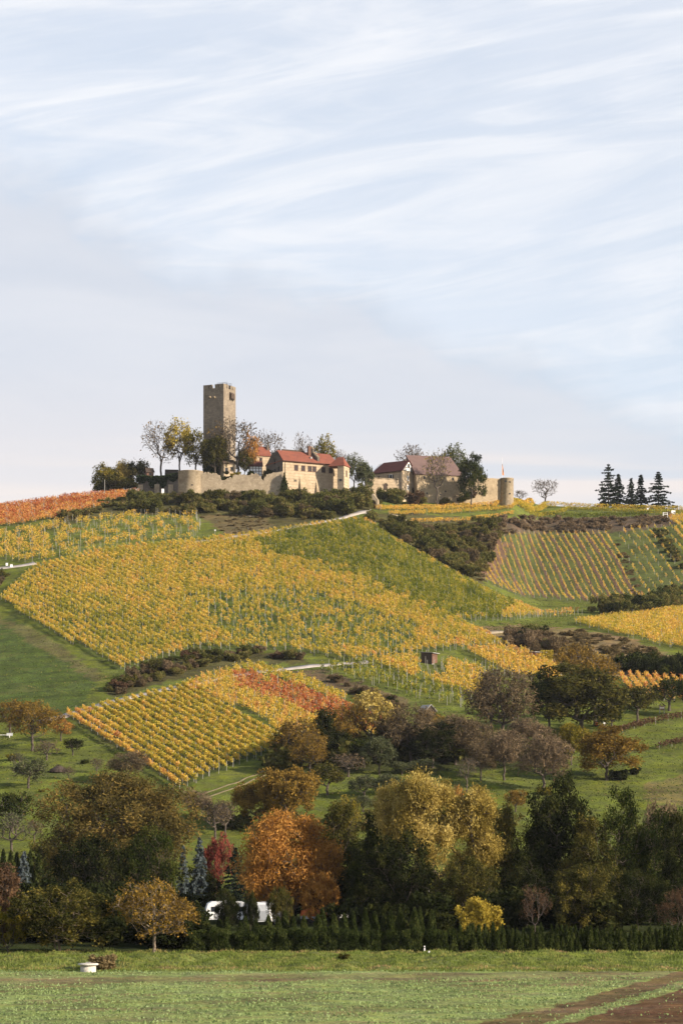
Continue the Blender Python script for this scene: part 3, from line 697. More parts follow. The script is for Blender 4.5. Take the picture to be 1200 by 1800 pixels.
# --- small buildings of the left castle
def small_house(name, label, cat, px, py_eave, d, ang, L, Wd, hh, rh, wall, roofm, base=3.0):
    q = P3(px, py_eave, d); t_ = thing(name, label, cat, (q[0], q[1], q[2] - hh), azrot(ang))
    m = gable_walls(L, Wd, hh, rh); m.v[0] = m.v[0].copy()
    for A in m.v: A[A[:, 2] < -1, 2] = -base
    m.build('wall', wall, t_); saddle_roof(t_, L, Wd, hh, rh, roofm, .3, .35)
    return t_
hut = small_house('wooden_hut', 'small red-brown wooden hut with dark roof above the ivied wall', 'hut', 258, 829, 882, 20, 2.6, 2.6, 2.0, 1.15, M['redwood'], M['wood'])
window(hut, 1.3, .8, .7, .7, M['timber'])
pav = small_house('pavilion', 'low dark-roofed pavilion half hidden behind the round bastion', 'pavilion', 292, 834, 884, 8, 4.4, 4.0, 1.6, 1.7, M['wood'], M['wood'])
m = MB(); m.box(1.6, 2.6, -.04, .05, 0, 1.4); m.build('door', M['redwood'], pav)
gh = small_house('gatehouse', 'small tan stone house with a dark doorway at the foot of the keep', 'house', 393.5, 814, 876, 22, 4.2, 4.0, 4.6, 1.2, M['plaster'], M['timber'])
window(gh, 1.0, 1.0, .8, 1.9, M['dark_and_shade_stone']); window(gh, 3.0, 2.4, .6, .8, M['dark_and_shade_stone'])
rr = small_house('rear_house', 'tan house with steep red roof peeking out left of the long castle house', 'house', 451, 799.5, 893, 20, 5.4, 6.0, 5.0, 3.2, M['plaster'], M['redtile'])
m = MB(); m.box(4.6, 5.3, 1.8, 2.5, 7.0, 9.2); m.build('chimney', M['dark_and_shade_stone'], rr); window(rr, 1.6, 2.8, .8, 1.2, M['redwood'])
hq = P3(438.5, 819, 877)
ht = thing('half_timbered_house', 'low white half-timbered house front beside the gable darkened with painted shade', 'house', (hq[0], hq[1], hq[2] - 4.0), azrot(6))
m = gable_walls(4.6, 4.5, 4.0, 1.6); m.build('wall', M['white'], ht); saddle_roof(ht, 4.6, 4.5, 4.0, 1.6, M['darktile'], .3, .35)
m = MB()
for x in np.linspace(.08, 4.5, 5): m.box(x - .09, x + .09, -.05, .02, 0, 4)
for z in (1.0, 2.1, 3.2): m.box(0, 4.6, -.045, .02, z - .08, z + .08)
m.build('timber_frame', M['timber'], ht)

# --- outer ward on the right: half-timbered gable house, barn, wall, round turret
RZ = at(720, 893)[2] - 1.0
q = P3(706.5, 826, 887); hr = q[2] - RZ
rhs = thing('gabled_house', 'stone house with dark red roof and white half-timbered gable beside the barn', 'house', (q[0], q[1], RZ), azrot(55))
Wg, Lg, rg = 8.6, 13.2, 3.9       # gable looks right-forward: local y=0 face; ridge runs back along +y
m = MB(); B = -5
V = [(0, 0, B), (Wg, 0, B), (Wg, Lg, B), (0, Lg, B), (0, 0, hr), (Wg, 0, hr), (Wg, Lg, hr), (0, Lg, hr)]
m.add(V, [(0, 1, 5, 4), (1, 2, 6, 5), (2, 3, 7, 6), (3, 0, 4, 7)]); m.build('wall', M['plaster'], rhs)
m = MB(); m.prism([(0.02, hr), (Wg - .02, hr), (Wg / 2, hr + rg)], .0, Lg); gw = m.build('gable', M['white'], rhs)
m = MB(); m.box(.0, Wg, -.06, .0, hr - .12, hr + .12); m.box(1.2, Wg - 1.2, -.055, .0, hr + 1.25, hr + 1.45); m.box(2.5, Wg - 2.5, -.055, .0, hr + 2.55, hr + 2.7)
for x, zt in ((1.5, 1.25), (2.9, 2.5), (4.3, 1.3), (5.7, 2.5), (7.1, 1.25)): m.box(x - .10, x + .10, -.05, .0, hr, hr + zt)
m.bar((2.9, -.03, hr + .1), (1.7, -.03, hr + 1.2), .09); m.bar((5.7, -.03, hr + .1), (6.9, -.03, hr + 1.2), .09); m.build('timber_frame', M['timber'], gw)
window(rhs, Wg / 2, hr + 1.5, 1.0, 1.05, M['timber'], at_=-.0)
for z in (hr - 3.4, hr - 6.8): window(rhs, Wg * .45, z, 1.1, 1.5, M['white'], mull=True)
window(rhs, 5.0, hr - 3.0, 1.1, 1.6, M['white'], '-x', 0.0, shutter=M['wood']); window(rhs, 10.3, hr - 3.0, .8, 1.5, M['stone'], '-x', 0.0)
kk = rg / (Wg / 2); m = MB(); tp = hr + rg + .25; ev = hr + .25 - kk * .5
slab(m, (-.5, Lg - 0.3, ev), (-.5, -.45, ev), (Wg / 2, -.45, tp), (Wg / 2, Lg - 2.2, tp)); slab(m, (Wg + .5, -.45, ev), (Wg + .5, Lg + .3, ev), (Wg / 2, Lg - 2.2, tp), (Wg / 2, -.45, tp))
slab(m, (Wg + .5, Lg + .3, ev), (-.5, Lg + .3, ev), (Wg / 2 - .01, Lg - 2.2, tp), (Wg / 2 + .01, Lg - 2.2, tp), .1)
rf = m.build('roof', M['darktile'], rhs); m = MB(); m.box(Wg / 2 + .8, Wg / 2 + 1.4, 2.0, 2.6, hr + 2, hr + rg + .9); m.build('chimney', M['dark_and_shade_stone'], rf)
m = MB(); m.box(-.06, .0, 1.0, 1.12, B, hr); m.build('drainpipe', M['timber'], rhs)
qb = P3(731, 832, 890); hb = qb[2] - RZ; BA = 15; Lb, Wb, rb = 17.8, 12.5, 7.4
bn = thing('barn', 'stone barn with huge mauve-grey tiled roof behind the gabled house', 'barn', (qb[0], qb[1], RZ), azrot(BA))
m = MB(); V = [(0, 0, B), (Lb, 0, B), (Lb, Wb, B), (0, Wb, B), (0, 0, hb), (Lb, 0, hb), (Lb, Wb, hb), (0, Wb, hb)]
m.add(V, [(0, 1, 5, 4), (1, 2, 6, 5), (2, 3, 7, 6), (3, 0, 4, 7)]); m.build('wall', M['stone'], bn)
kk = rb / (Wb / 2); m = MB(); tp = hb + rb + .25; ev = hb + .25 - kk * .35
slab(m, (-.4, -.35, ev), (Lb + .5, -.35, ev), (Lb - 2.6, Wb / 2, tp), (-2.0, Wb / 2, tp)); slab(m, (Lb + .5, Wb + .35, ev), (-.4, Wb + .35, ev), (-2.0, Wb / 2, tp), (Lb - 2.6, Wb / 2, tp))
slab(m, (Lb + .5, -.35, ev), (Lb + .5, Wb + .35, ev), (Lb - 2.6, Wb / 2 + .01, tp), (Lb - 2.6, Wb / 2 - .01, tp), .1)
slab(m, (-.4, Wb + .35, ev), (-.4, -.35, ev), (-2.0, Wb / 2 - .01, tp), (-2.0, Wb / 2 + .01, tp), .1)
m.build('roof', M['mauvetile'], bn)
for x, z in ((3.2, hb - 1.9), (6.6, hb - 1.6), (7.4, hb - 4.4), (14.2, hb - 1.9)): window(bn, x, z, .55, .8, M['dark_and_shade_stone'])
m = MB(); m.bar((5.1, -.1, B), (5.1, -.1, hb - .3), .08, k=6); m.build('drainpipe', M['timber'], bn)
w0, w1 = at(733, 889.0), at(882, 898.5)
ow = thing('outer_wall', 'high sandstone ward wall running from the barn to the round turret', 'wall', (w0[0], w0[1], RZ), math.atan2(w1[1] - w0[1], w1[0] - w0[0]))
Lw = math.hypot(w1[0] - w0[0], w1[1] - w0[1]); m = MB(); pr = []
for k in range(34):
    x = Lw * k / 33; yy = bz(np.interp(x / Lw, [0, .48, .5, .53, .56, 1], [848, 846, 842, 838.5, 838, 841.5]) + .35 * math.sin(k * 2.3), 889 + 9.5 * x / Lw) - RZ
    pr.append((x, 0, yy))
m.wall_profile(pr, -5, 1.2); m.build('wall', M['stone'], ow)
for x, z in ((3.8, 3.2), (9, 3.0), (11, 4.2), (20, 5.0), (25.5, 6.4), (26.5, 5.2)):
    m = MB(); m.box(x - .3, x + .3, -.02, .3, z, z + .55); m.build('loophole', M['glass'], ow)
qt = P3(890.7, 841, 899); Rt = 11.4 * 899 / FPX
tt_ = thing('round_turret', 'round sandstone turret with flat top at the right end of the ward wall', 'turret', (qt[0], qt[1], RZ)); htt = qt[2] - RZ
m = MB(); m.lathe([(Rt * 1.04, -5), (Rt, htt - .35), (Rt + .12, htt - .3), (Rt + .12, htt), (Rt - .6, htt + .02), (0.02, htt + .05)], 32); m.build('wall', M['ruin'], tt_, True)
for a_, z in ((-105, htt - 1.6), (-70, htt - 1.8), (-72, htt - 6.2)):
    m = MB(); x, y = Rt * math.cos(R(a_)), Rt * math.sin(R(a_)); m.box(x - .42, x + .42, y - .1, y + .4, z, z + .4); m.build('slit', M['glass'], tt_)
fq = P3(882, 838, 908)
fl = thing('flagpole', 'slender white flagpole with a limp orange banner above the round turret', 'flagpole', tuple(fq - np.array([0, 0, 6])))
m = MB(); m.bar((0, 0, 0), (0, 0, 13.2), .09, .05, 6); m.build('pole', M['white'], fl)
V = []; nz = 14
for k in range(nz):
    z = 11.0 - 4.3 * k / (nz - 1); wd = .10 + .62 * (k / (nz - 1)) ** .8
    for j, sx in enumerate((0, .35, .7, 1.0)): V.append((.06 + wd * sx, .16 * math.sin(k * .8 + j * 1.7) * sx, z - .25 * sx))
m = MB(); m.add(V, [(k * 4 + j, k * 4 + j + 1, k * 4 + 4 + j + 1, k * 4 + 4 + j) for k in range(nz - 1) for j in range(3)]); m.build('banner', M['flag'], fl, True)
# low wall with arched door, and the little gate below
g0, g1 = at(642, 884), at(707, 888)
lw = thing('forecourt_wall', 'low tan forecourt wall with an arched doorway left of the gabled house', 'wall', (g0[0], g0[1], RZ), math.atan2(g1[1] - g0[1], g1[0] - g0[0]))
Lw = math.hypot(g1[0] - g0[0], g1[1] - g0[1]); ht0 = bz(840.5, 884) - RZ
m = MB(); m.wall_profile([(x, 0, ht0 + (.0 if x < Lw - .1 else .1) + .12 * math.sin(x * 2)) for x in np.linspace(0, Lw, 18)], -6, .9); m.build('wall', M['plaster'], lw)
m = MB(); m.box(-.15, Lw, -.12, 1.02, ht0 + .14, ht0 + .34); m.build('coping', M['ruin'], lw)
m = MB(); xd = (677 - 642) / 65 * Lw; zd = bz(861.5, 886) - RZ
pr = [(xd - .75, zd), (xd + .75, zd)] + [(xd + .75 * math.cos(a_), zd + 1.7 + .75 * math.sin(a_)) for a_ in np.linspace(0, math.pi, 9)]
m.prism(pr, -.05, .1); dd = m.build('door', M['wood'], lw)
m = MB(); pr = [(xd + .95 * math.cos(a_), zd + 1.7 + .95 * math.sin(a_)) for a_ in np.linspace(0, math.pi, 9)]
for p_, q_ in zip(pr[:-1], pr[1:]): m.bar((p_[0], -.1, p_[1]), (q_[0], -.1, q_[1]), .14)
m.build('arch', M['ruin'], dd)
gq = hit(655, 893); ga = thing('gate_arch', 'small gabled stone gateway with a dark round arch where the castle road ends', 'gateway', tuple(gq), azrot(-14))
m = MB(); w_, hg = 1.85, 3.2; n = 13
out_ = [(-w_, -1.2), (-w_, hg - .6), (-w_ * .55, hg + .5), (0, hg + 2.0), (w_ * .55, hg + .7), (w_, hg - .4), (w_, -1.2)]
arc = [(-1.15, -1.2)] + [(1.15 * math.cos(a_), 1.5 + 1.35 * math.sin(a_)) for a_ in np.linspace(math.pi, 0, n)] + [(1.15, -1.2)]
def resample(pl, k):
    pl = np.array(pl); s_ = np.concatenate([[0], np.cumsum(np.linalg.norm(np.diff(pl, axis=0), axis=1))]); tq = np.linspace(0, s_[-1], k)
    return np.stack([np.interp(tq, s_, pl[:, 0]), np.interp(tq, s_, pl[:, 1])], 1)
oa, ia = resample(out_, 25), resample(arc, 25)
V = [(x, 0, z) for x, z in oa] + [(x, 0, z) for x, z in ia] + [(x, 1.8, z) for x, z in oa] + [(x, 1.8, z) for x, z in ia]; F = []
for k in range(24): F += [(k, 25 + k, 26 + k, k + 1), (50 + k, 51 + k, 76 + k, 75 + k), (k, k + 1, 51 + k, 50 + k), (25 + k, 75 + k, 76 + k, 26 + k)]
m.add(V, F); m.build('arch', M['ruin'], ga)
m = MB(); m.box(-1.1, 1.1, 1.5, 1.65, -1.0, 2.5); m.build('gate_door', M['redwood'], ga)
m = MB(); m.box(1.9, 2.7, .2, 1.5, -1.2, 1.2); m.box(-2.3, -1.88, .3, 1.3, -1.2, 1.5); m.build('pier', M['ruin'], ga)

# ------------------------------------------------------------------ vineyards
ORD = ['first', 'second', 'third', 'fourth', 'fifth', 'sixth', 'seventh', 'eighth', 'ninth', 'tenth', 'eleventh', 'twelfth', 'thirteenth',
       'fourteenth', 'fifteenth', 'sixteenth', 'seventeenth', 'eighteenth', 'nineteenth', 'twentieth', 'twenty-first', 'twenty-second', 'twenty-third', 'twenty-fourth']
def diamonds(c, size, aspect=1.5, up=0.0):
    n = len(c); a = rng.normal(size=(n, 3)); a[:, 2] *= 1 + up; a /= np.linalg.norm(a, axis=1)[:, None]
    b = np.cross(a, rng.normal(size=(n, 3))); b /= np.linalg.norm(b, axis=1)[:, None] + 1e-9
    s = np.asarray(size).reshape(-1, 1) if np.ndim(size) else size
    return np.stack([c + a * s * .8 * aspect, c - a * s * .4 * aspect + b * s * .6, c - a * s * .4 * aspect - b * s * .6], 1).reshape(-1, 3), np.arange(3 * n).reshape(-1, 3)
def prisms(p, q, r0, r1, k=3):
    """many thin tapered tubes at once"""
    p = np.asarray(p, float); q = np.asarray(q, float); d = q - p; L = np.linalg.norm(d, axis=1)[:, None] + 1e-9; d = d / L
    ref = np.where(np.abs(d[:, 2:3]) < .9, np.array([[0, 0, 1.]]), np.array([[1., 0, 0]]))
    a = np.cross(d, ref); a /= np.linalg.norm(a, axis=1)[:, None] + 1e-9; b = np.cross(d, a); n = len(p)
    th = np.arange(k) * 2 * math.pi / k
    ring = np.cos(th)[None, :, None] * a[:, None, :] + np.sin(th)[None, :, None] * b[:, None, :]
    V = np.concatenate([p[:, None] + ring * np.reshape(r0, (-1, 1, 1)), q[:, None] + ring * np.reshape(r1, (-1, 1, 1))], 1).reshape(-1, 3)
    base = (np.arange(n) * 2 * k)[:, None]; i = np.arange(k); j = (i + 1) % k
    F = np.stack([base + i, base + j, base + k + j, base + k + i], -1).reshape(-1, 4)
    return V, F

def vineyard(poly, dirpx, spacing, label, group, tint, dens=lambda x, y: np.full(np.shape(x), .93), per=22, hgt=1.95, step=1.15, size=.25, post=5.2,
             dlim=(400, 1000), width=.24, low=.60, first=None, last=None, numbered=None, wobble=.0, lean=0.0, ends=True, dirworld=None):
    """rows of trellised vines filling a photo-outlined field; every row is a thing of its own"""
    PW = []
    for a, b in zip(poly, poly[1:] + poly[:1]):
        n = max(1, int(math.hypot(b[0] - a[0], b[1] - a[1]) / 15))
        for k in range(n): PW.append(hit(a[0] + (b[0] - a[0]) * k / n, a[1] + (b[1] - a[1]) * k / n, dlim[0])[:2])
    PW = np.array(PW)
    if dirworld is None: t_ = hit(*dirpx[1], dlim[0])[:2] - hit(*dirpx[0], dlim[0])[:2]
    else: t_ = np.array(dirworld, float)
    t_ = t_ / np.linalg.norm(t_); nn = np.array([-t_[1], t_[0]])
    if nn[0] < 0: nn = -nn
    off = PW @ nn; al = PW @ t_; rows = []
    for o_ in np.arange(off.min() + spacing * .35, off.max(), spacing):
        xs = []
        for k in range(len(PW)):
            k2 = (k + 1) % len(PW); a, b = off[k], off[k2]
            if (a > o_) != (b > o_): xs.append(al[k] + (al[k2] - al[k]) * (o_ - a) / (b - a))
        xs.sort()
        for s0, s1 in zip(xs[::2], xs[1::2]):
            if s1 - s0 > 2.5: rows.append((o_, s0, s1))
    for ri, (o_, s0, s1) in enumerate(rows):
        s0 += rng.uniform(-.6, .6); s1 += rng.uniform(-.6, .6)
        s = np.arange(s0, s1, step) + rng.uniform(-.15, .15, len(np.arange(s0, s1, step)))
        if len(s) < 2: continue
        xy = s[:, None] * t_ + o_ * nn + (wobble * np.sin(s * .13 + ri))[:, None] * nn
        z = ground(xy[:, 0], xy[:, 1]); px, py = pix(xy[:, 0], xy[:, 1], z)
        keep_ = rng.random(len(s)) < dens(px, py); tb = tint(px, py) + rng.normal(0, .045, len(s)) + .05 * wav(xy[:, 0], xy[:, 1], 6, 57)
        k = np.where(keep_)[0]
        if len(k) < 2: k = np.arange(len(s))[:2]
        vig = rng.gamma(9, 1 / 9., len(s)); cnt = rng.poisson(per * vig[k]) + 4; idx = np.repeat(k, cnt); n = len(idx)
        hh = hgt * (.86 + .22 * rng.random(len(s)))
        zz = (low + (hh[idx] - low) * rng.beta(1.5, 1.25, n)); spray = rng.random(n) < .05; zz = np.where(spray, hh[idx] + .22 * rng.random(n), zz)
        c = np.empty((n, 3)); lo = rng.normal(0, step * .40, n); wd = rng.normal(0, width, n)
        c[:, :2] = xy[idx] + lo[:, None] * t_ + wd[:, None] * nn; c[:, 2] = ground(c[:, 0], c[:, 1]) + zz
        V, F = diamonds(c, size * rng.uniform(.7, 1.3, n), 1.25, .3)
        tt = np.repeat(np.clip(tb[idx] + rng.normal(0, .05, n) - .05 * (zz < 1.0), 0, 1), 3)
        lab = label
        if numbered: lab = numbered(ri, len(rows))
        elif ri == 0 and first: lab = first
        elif ri == len(rows) - 1 and last: lab = last
        o3 = np.array([*(((s0 + s1) / 2) * t_ + o_ * nn), 0]); o3[2] = float(ground(o3[0], o3[1]))
        r = thing('vine_row', lab, 'vine row', tuple(o3), 0, group)
        obj('foliage', mesh_from('foliage', V - o3, [F], [M['vine']], tt), r)
        b_ = np.column_stack([xy[k], z[k] - .1]); tp = b_ + np.column_stack([rng.normal(0, .06, (len(k), 2)), np.full(len(k), .9)])
        V, F = prisms(b_ - o3, tp - o3, np.full(len(k), .035), np.full(len(k), .025)); tag(obj('stem', mesh_from('stem', V, [F], [M['bark']]), r), kind='stuff')
        ps = np.arange(s0 - .3 if ends else s0 + rng.uniform(1, 4), s1 + .6, post * rng.uniform(.95, 1.05)); ps = np.append(ps, s1 + .3)
        p2 = ps[:, None] * t_ + o_ * nn; pz = ground(p2[:, 0], p2[:, 1]); lean_ = rng.normal(0, .05, (len(ps), 2))
        b_ = np.column_stack([p2, pz - .2]); tp = np.column_stack([p2 + lean_, pz + hgt + rng.uniform(.05, .35, len(ps))])
        V, F = prisms(b_ - o3, tp - o3, np.full(len(ps), .042), np.full(len(ps), .038), 4); tag(obj('post', mesh_from('post', V, [F], [M['post']]), r), kind='stuff')
    return len(rows)

nz = lambda px, py, s, seed: wav(px, py * 2.0, s, seed)
def from_ends(what, enda, endb, k=7):
    def f(i, n):
        if i == 0: return 'outermost %s %s' % (what, enda)
        if i == n - 1: return 'outermost %s %s' % (what, endb)
        if i < min(k, n // 2): return '%s %s counting from the one %s' % (ORD[i], what, enda)
        if n - 1 - i < min(k, n // 2): return '%s %s counting from the one %s' % (ORD[n - 1 - i], what, endb)
        return '%s, among the middle rows' % what
    return f
# the great field below the castle: greener wedge towards its upper right edge
GREENW = [(430, 965), (500, 935), (640, 912), (720, 965), (830, 1030), (905, 1068), (880, 1092), (790, 1092), (700, 1050), (590, 1000)]
LEFTG = [(70, 1060), (150, 1050), (320, 1120), (330, 1135), (220, 1165), (120, 1100)]
MIDG = [(330, 1050), (520, 1035), (740, 1105), (700, 1150), (420, 1140)]
def t1(px, py):
    jx_ = px + 14 * nz(px, py, 40, 61); jy_ = py + 9 * nz(px, py, 40, 62)
    v = .525 + .075 * nz(px, py, 60, 63) + .055 * nz(px, py, 17, 64)
    v = np.where(inpoly(jx_, jy_, LEFTG), v - .075, v); v = np.where(inpoly(jx_, jy_, MIDG), v - .045, v)
    g = .30 + .06 * nz(px, py, 50, 65) + .035 * nz(px, py, 15, 66)
    v = np.where(inpoly(jx_, jy_, GREENW), g, v)
    edge = np.abs((py - 914) - (px - 640) * .545) < 5; v = np.where(edge & (px > 640), .62 + .08 * rng.random(np.shape(px)), v)
    v = np.where((py > 1112 - .0 * px) & (px > 620), v + .03, v)
    return v
def d1(px, py):
    d = .93 + .0 * px
    d = np.where(inpoly(px + 12 * nz(px, py, 40, 68), py, MIDG), .50 + .16 * nz(px, py, 30, 67), d - .10 * nz(px, py, 26, 69).clip(0, 1))
    return np.where(inpoly(px, py, GREENW), .97, d)
def num1(i, n):
    if i == 0: return 'outermost golden vine row of the big vineyard, beside the plain dark green meadow'
    if i == n - 1: return 'short vine row at the lower right tip of the big vineyard'
    if i < 9: return '%s vine row of the big vineyard counting from the plain dark green meadow' % ORD[i]
    if i >= n - 9: return '%s row from the upper right edge of the big vineyard, along the dark thicket' % ORD[n - 1 - i]
    return 'long yellow vine row in the ' + ('left third' if i < n * .34 else 'middle' if i < n * .6 else 'greener right part') + ' of the big vineyard below the castle'
vineyard(V1, ((0, 1058), (210, 1180)), 2.12, '', 'rows of the big vineyard below the castle', t1, d1, per=32, hgt=1.8, low=.68, width=.19, size=.215,
         numbered=num1)
# striped vineyard lower left
def num2(i, n):
    if i == 0: return 'outermost vine row of the striped vineyard, beside the orchard with the brush pile'
    if i == n - 1: return 'last short vine row of the striped vineyard, beside the dark ivied trees'
    return '%s vine row of the striped vineyard counting from the orchard' % ORD[i]
t2 = lambda px, py: .50 + .07 * nz(px, py, 30, 71) + np.where(px < 160 + (py - 1260) * 1.25, .16, 0)
vineyard([(118, 1260), (345, 1207), (372, 1236), (420, 1257), (508, 1310), (312, 1388)], ((119, 1259), (312, 1385)), 2.15, '', 'rows of the striped vineyard', t2, lambda x, y: np.full(np.shape(x), .97),
         per=52, numbered=num2, step=1.0, width=.19, size=.20, wobble=.05, low=.75, hgt=1.66)
# the orange and red patch next to it
RED3 = [(405, 1188), (440, 1190), (600, 1235), (700, 1275), (690, 1298), (600, 1282), (500, 1242), (420, 1215)]
def t3(px, py):
    j = inpoly(px + 10 * nz(px, py, 25, 72), py + 6 * nz(px, py, 25, 73), RED3)
    return np.where(j, .86 + .05 * nz(px, py, 22, 74), .60 + .10 * nz(px, py, 24, 75))
vineyard([(322, 1212), (372, 1192), (410, 1182), (500, 1206), (620, 1246), (725, 1286), (700, 1302), (560, 1300), (505, 1300), (440, 1258), (380, 1236)], ((119, 1259), (312, 1385)), 2.1,
         '', 'rows of the orange and red vineyard', t3, per=28, size=.22, numbered=from_ends('orange red vine row', 'beside the striped vineyard', 'under the lemon yellow rows', 8))
t4 = lambda px, py: .50 + .05 * nz(px, py, 22, 76)
vineyard([(410, 1180), (440, 1172), (470, 1178), (560, 1205), (606, 1226), (606, 1240), (500, 1205)], ((119, 1259), (312, 1385)), 2.1, 'lemon yellow vine row with pale posts above the red vineyard patch',
         'rows of the lemon yellow vineyard', t4, per=24)
# beyond the second gravel path
def d5(px, py): return np.where(inpoly(px, py, [(640, 1160), (745, 1155), (850, 1182), (850, 1230), (720, 1192)]), .96, .34)
d5_ = d5
def d5(px, py): return np.where((px > 735) & (px < 786) & (py > 1148) & (py < 1194), 0.0, d5_(px, py))
t5 = lambda px, py: .575 + .05 * nz(px, py, 22, 77) - np.where(d5(px, py) < .5, .25, 0)
vineyard([(560, 1178), (650, 1164), (745, 1157), (852, 1183), (856, 1252), (760, 1235)], ((600, 1180), (740, 1232)), 2.2, '',
         'rows below the wooden shed', t5, d5, per=26, post=4.6, numbered=from_ends('ochre vine row below the wooden shed', 'beside the grass bank', 'nearest the shed', 10))
vineyard([(765, 1172), (870, 1172), (905, 1190), (870, 1215), (800, 1190)], ((600, 1180), (740, 1232)), 2.2, 'thin vine row of posts and grass just right of the wooden shed', 'thin rows beside the wooden shed', lambda px, py: .42 + 0 * px,
         lambda x, y: np.full(np.shape(x), .25), per=14, post=3.8)
t6 = lambda px, py: .63 + .05 * nz(px, py, 22, 78)
vineyard([(822, 1147), (880, 1142), (935, 1152), (985, 1180), (985, 1205), (905, 1192)], ((822, 1147), (905, 1190)), 2.1, '', 'rows beside the overgrown shed', t6, per=26, numbered=from_ends('orange gold vine row', 'right of the wooden shed', 'beside the overgrown shed', 6))
t7 = lambda px, py: .53 + .06 * nz(px, py, 40, 79) + np.where(px > 1120, .035, 0)
vineyard([(1012, 1098), (1090, 1086), (1215, 1072), (1260, 1150), (1160, 1136), (1090, 1118)], ((1012, 1098), (1160, 1134)), 2.1, '',
         'rows of the bright yellow vineyard on the right', t7, per=25, numbered=from_ends('bright yellow vine row', 'above the tan scrub', 'below the dark hedge', 14))
t8 = lambda px, py: .70 + .06 * nz(px, py, 22, 80)
vineyard([(1085, 1192), (1215, 1196), (1215, 1238), (1110, 1226)], ((1085, 1192), (1110, 1226)), 2.1, 'peach orange vine row behind the dark apple trees', 'rows behind the dark apple trees', t8, per=24)
# brown hillside on the right: thin rows with bare strips
BRF = [(868, 942), (1072, 938), (1128, 1060), (1000, 1056), (880, 1046), (852, 1032)]
def num10(i, n):
    if i == 0: return 'leftmost thin vine row on the brown striped hillside, beside the scrub bank'
    if i == n - 1: return 'rightmost thin vine row on the brown striped hillside, beside the grass strip'
    return '%s thin orange vine row from the left on the brown striped hillside' % ORD[min(i, 23)]
t10 = lambda px, py: .60 + .05 * nz(px, py, 20, 81)
n10 = vineyard(BRF, None, 2.25, '', 'thin rows on the brown striped hillside', t10, lambda x, y: np.full(np.shape(x), .80), per=7, hgt=1.6, numbered=num10, width=.13, size=.22, dirworld=(-.05, 1), dlim=(770, 1000), post=7, wobble=.15)
t11 = lambda px, py: .55 + .12 * nz(px, py, 18, 82)
vineyard([(1085, 934), (1178, 924), (1215, 1000), (1215, 1050), (1130, 1056)], None, 3.1, 'sparse greenish vine row on the grassy slope right of the brown stripes', 'sparse rows on the grassy slope', t11,
         lambda x, y: .42 + .3 * nz(x, y, 25, 83), per=9, hgt=1.6, width=.16, dirworld=(-.06, 1), dlim=(770, 1000), post=7)
vineyard([(1176, 912), (1220, 908), (1240, 985), (1212, 990)], None, 2.8, 'golden vine row beside the dark hedge at the far right edge', 'rows at the far right edge', lambda px, py: .62 + 0 * px,
         per=16, dirworld=(-.05, 1), dlim=(780, 1000), post=6)
# red vineyard on the left skyline
t13 = lambda px, py: np.where(py > 920 - .2 * px, .80, .855) + .03 * nz(px, py, 40, 84)
vineyard([(-30, 930), (-30, 898), (60, 884), (150, 872), (242, 867), (238, 880), (180, 893), (120, 908), (40, 922)], ((0, 926), (225, 882)), 2.1, '',
         'rows of the rust red skyline vineyard', t13, per=26, numbered=from_ends('rust red vine row', 'along the left skyline', 'above the grass bank', 12))
# terraced, gappy rows at upper left
t14 = lambda px, py: .575 + .05 * nz(px, py, 30, 85)
d14 = lambda px, py: (.30 + .50 * nz(px, py, 34, 86) + np.where(px < 90, .45, 0)).clip(.03, .95)
vineyard([(-10, 940), (110, 917), (230, 905), (340, 903), (352, 928), (338, 946), (180, 964), (70, 990), (-10, 982)], ((0, 950), (330, 907)), 3.3, '',
         'gappy rows on the upper left terrace', t14, d14, per=24, post=4.5, numbered=from_ends('gappy yellow vine row', 'under the dark scrub', 'above the castle road', 9))
# terraces along the foot of the outer ward and the skyline ridge
t15 = lambda px, py: np.where(px < 900, .62, .48) + .04 * nz(px, py, 30, 87)
def contour_row(ptspx, label, tint, dens=.95, per=24, hgt=1.8, group=None, width=.26, post=5.0, name='vine_row', cat='vine row', dmin=700, mat='vine'):
    """one row following the contour through the given photo points"""
    P = np.array([hit(*p, dmin)[:2] for p in ptspx]); L = np.concatenate([[0], np.cumsum(np.linalg.norm(np.diff(P, axis=0), axis=1))])
    s = np.arange(0, L[-1], 1.0); xy = np.stack([np.interp(s, L, P[:, 0]), np.interp(s, L, P[:, 1])], 1) + rng.normal(0, .05, (len(s), 2))
    z = ground(xy[:, 0], xy[:, 1]); px, py = pix(xy[:, 0], xy[:, 1], z); k = np.where(rng.random(len(s)) < dens)[0]
    idx = np.repeat(k, rng.poisson(per, len(k)) + 3); n = len(idx)
    c = np.column_stack([xy[idx] + rng.normal(0, width, (n, 2)) * 1.2, z[idx] + .5 + (hgt - .5) * rng.beta(1.6, 1.3, n)])
    o3 = np.array([*P.mean(0), 0]); o3[2] = float(ground(o3[0], o3[1]))
    V, F = diamonds(c - o3, .26 * rng.uniform(.7, 1.3, n), 1.25, .3)
    tt = np.repeat(np.clip(tint(px, py)[idx] + rng.normal(0, .06, n), 0, 1), 3)
    r = thing(name, label, cat, tuple(o3), 0, group); obj('foliage', mesh_from('foliage', V, [F], [M[mat]], tt), r)
    b_ = np.column_stack([xy[k], z[k] - .1]) - o3; V, F = prisms(b_, b_ + np.array([0, 0, .9]), np.full(len(k), .035), np.full(len(k), .03)); tag(obj('stem', mesh_from('stem', V, [F], [M['bark']]), r), kind='stuff')
    j = np.arange(0, len(s), max(2, int(post))); b_ = np.column_stack([xy[j], z[j] - .2]) - o3
    V, F = prisms(b_, b_ + np.array([0, 0, hgt + .30]), np.full(len(j), .042), np.full(len(j), .038), 4); tag(obj('post', mesh_from('post', V, [F], [M['post']]), r), kind='stuff')
T = lambda v: (lambda px, py: v + .05 * nz(px, py, 25, 88))
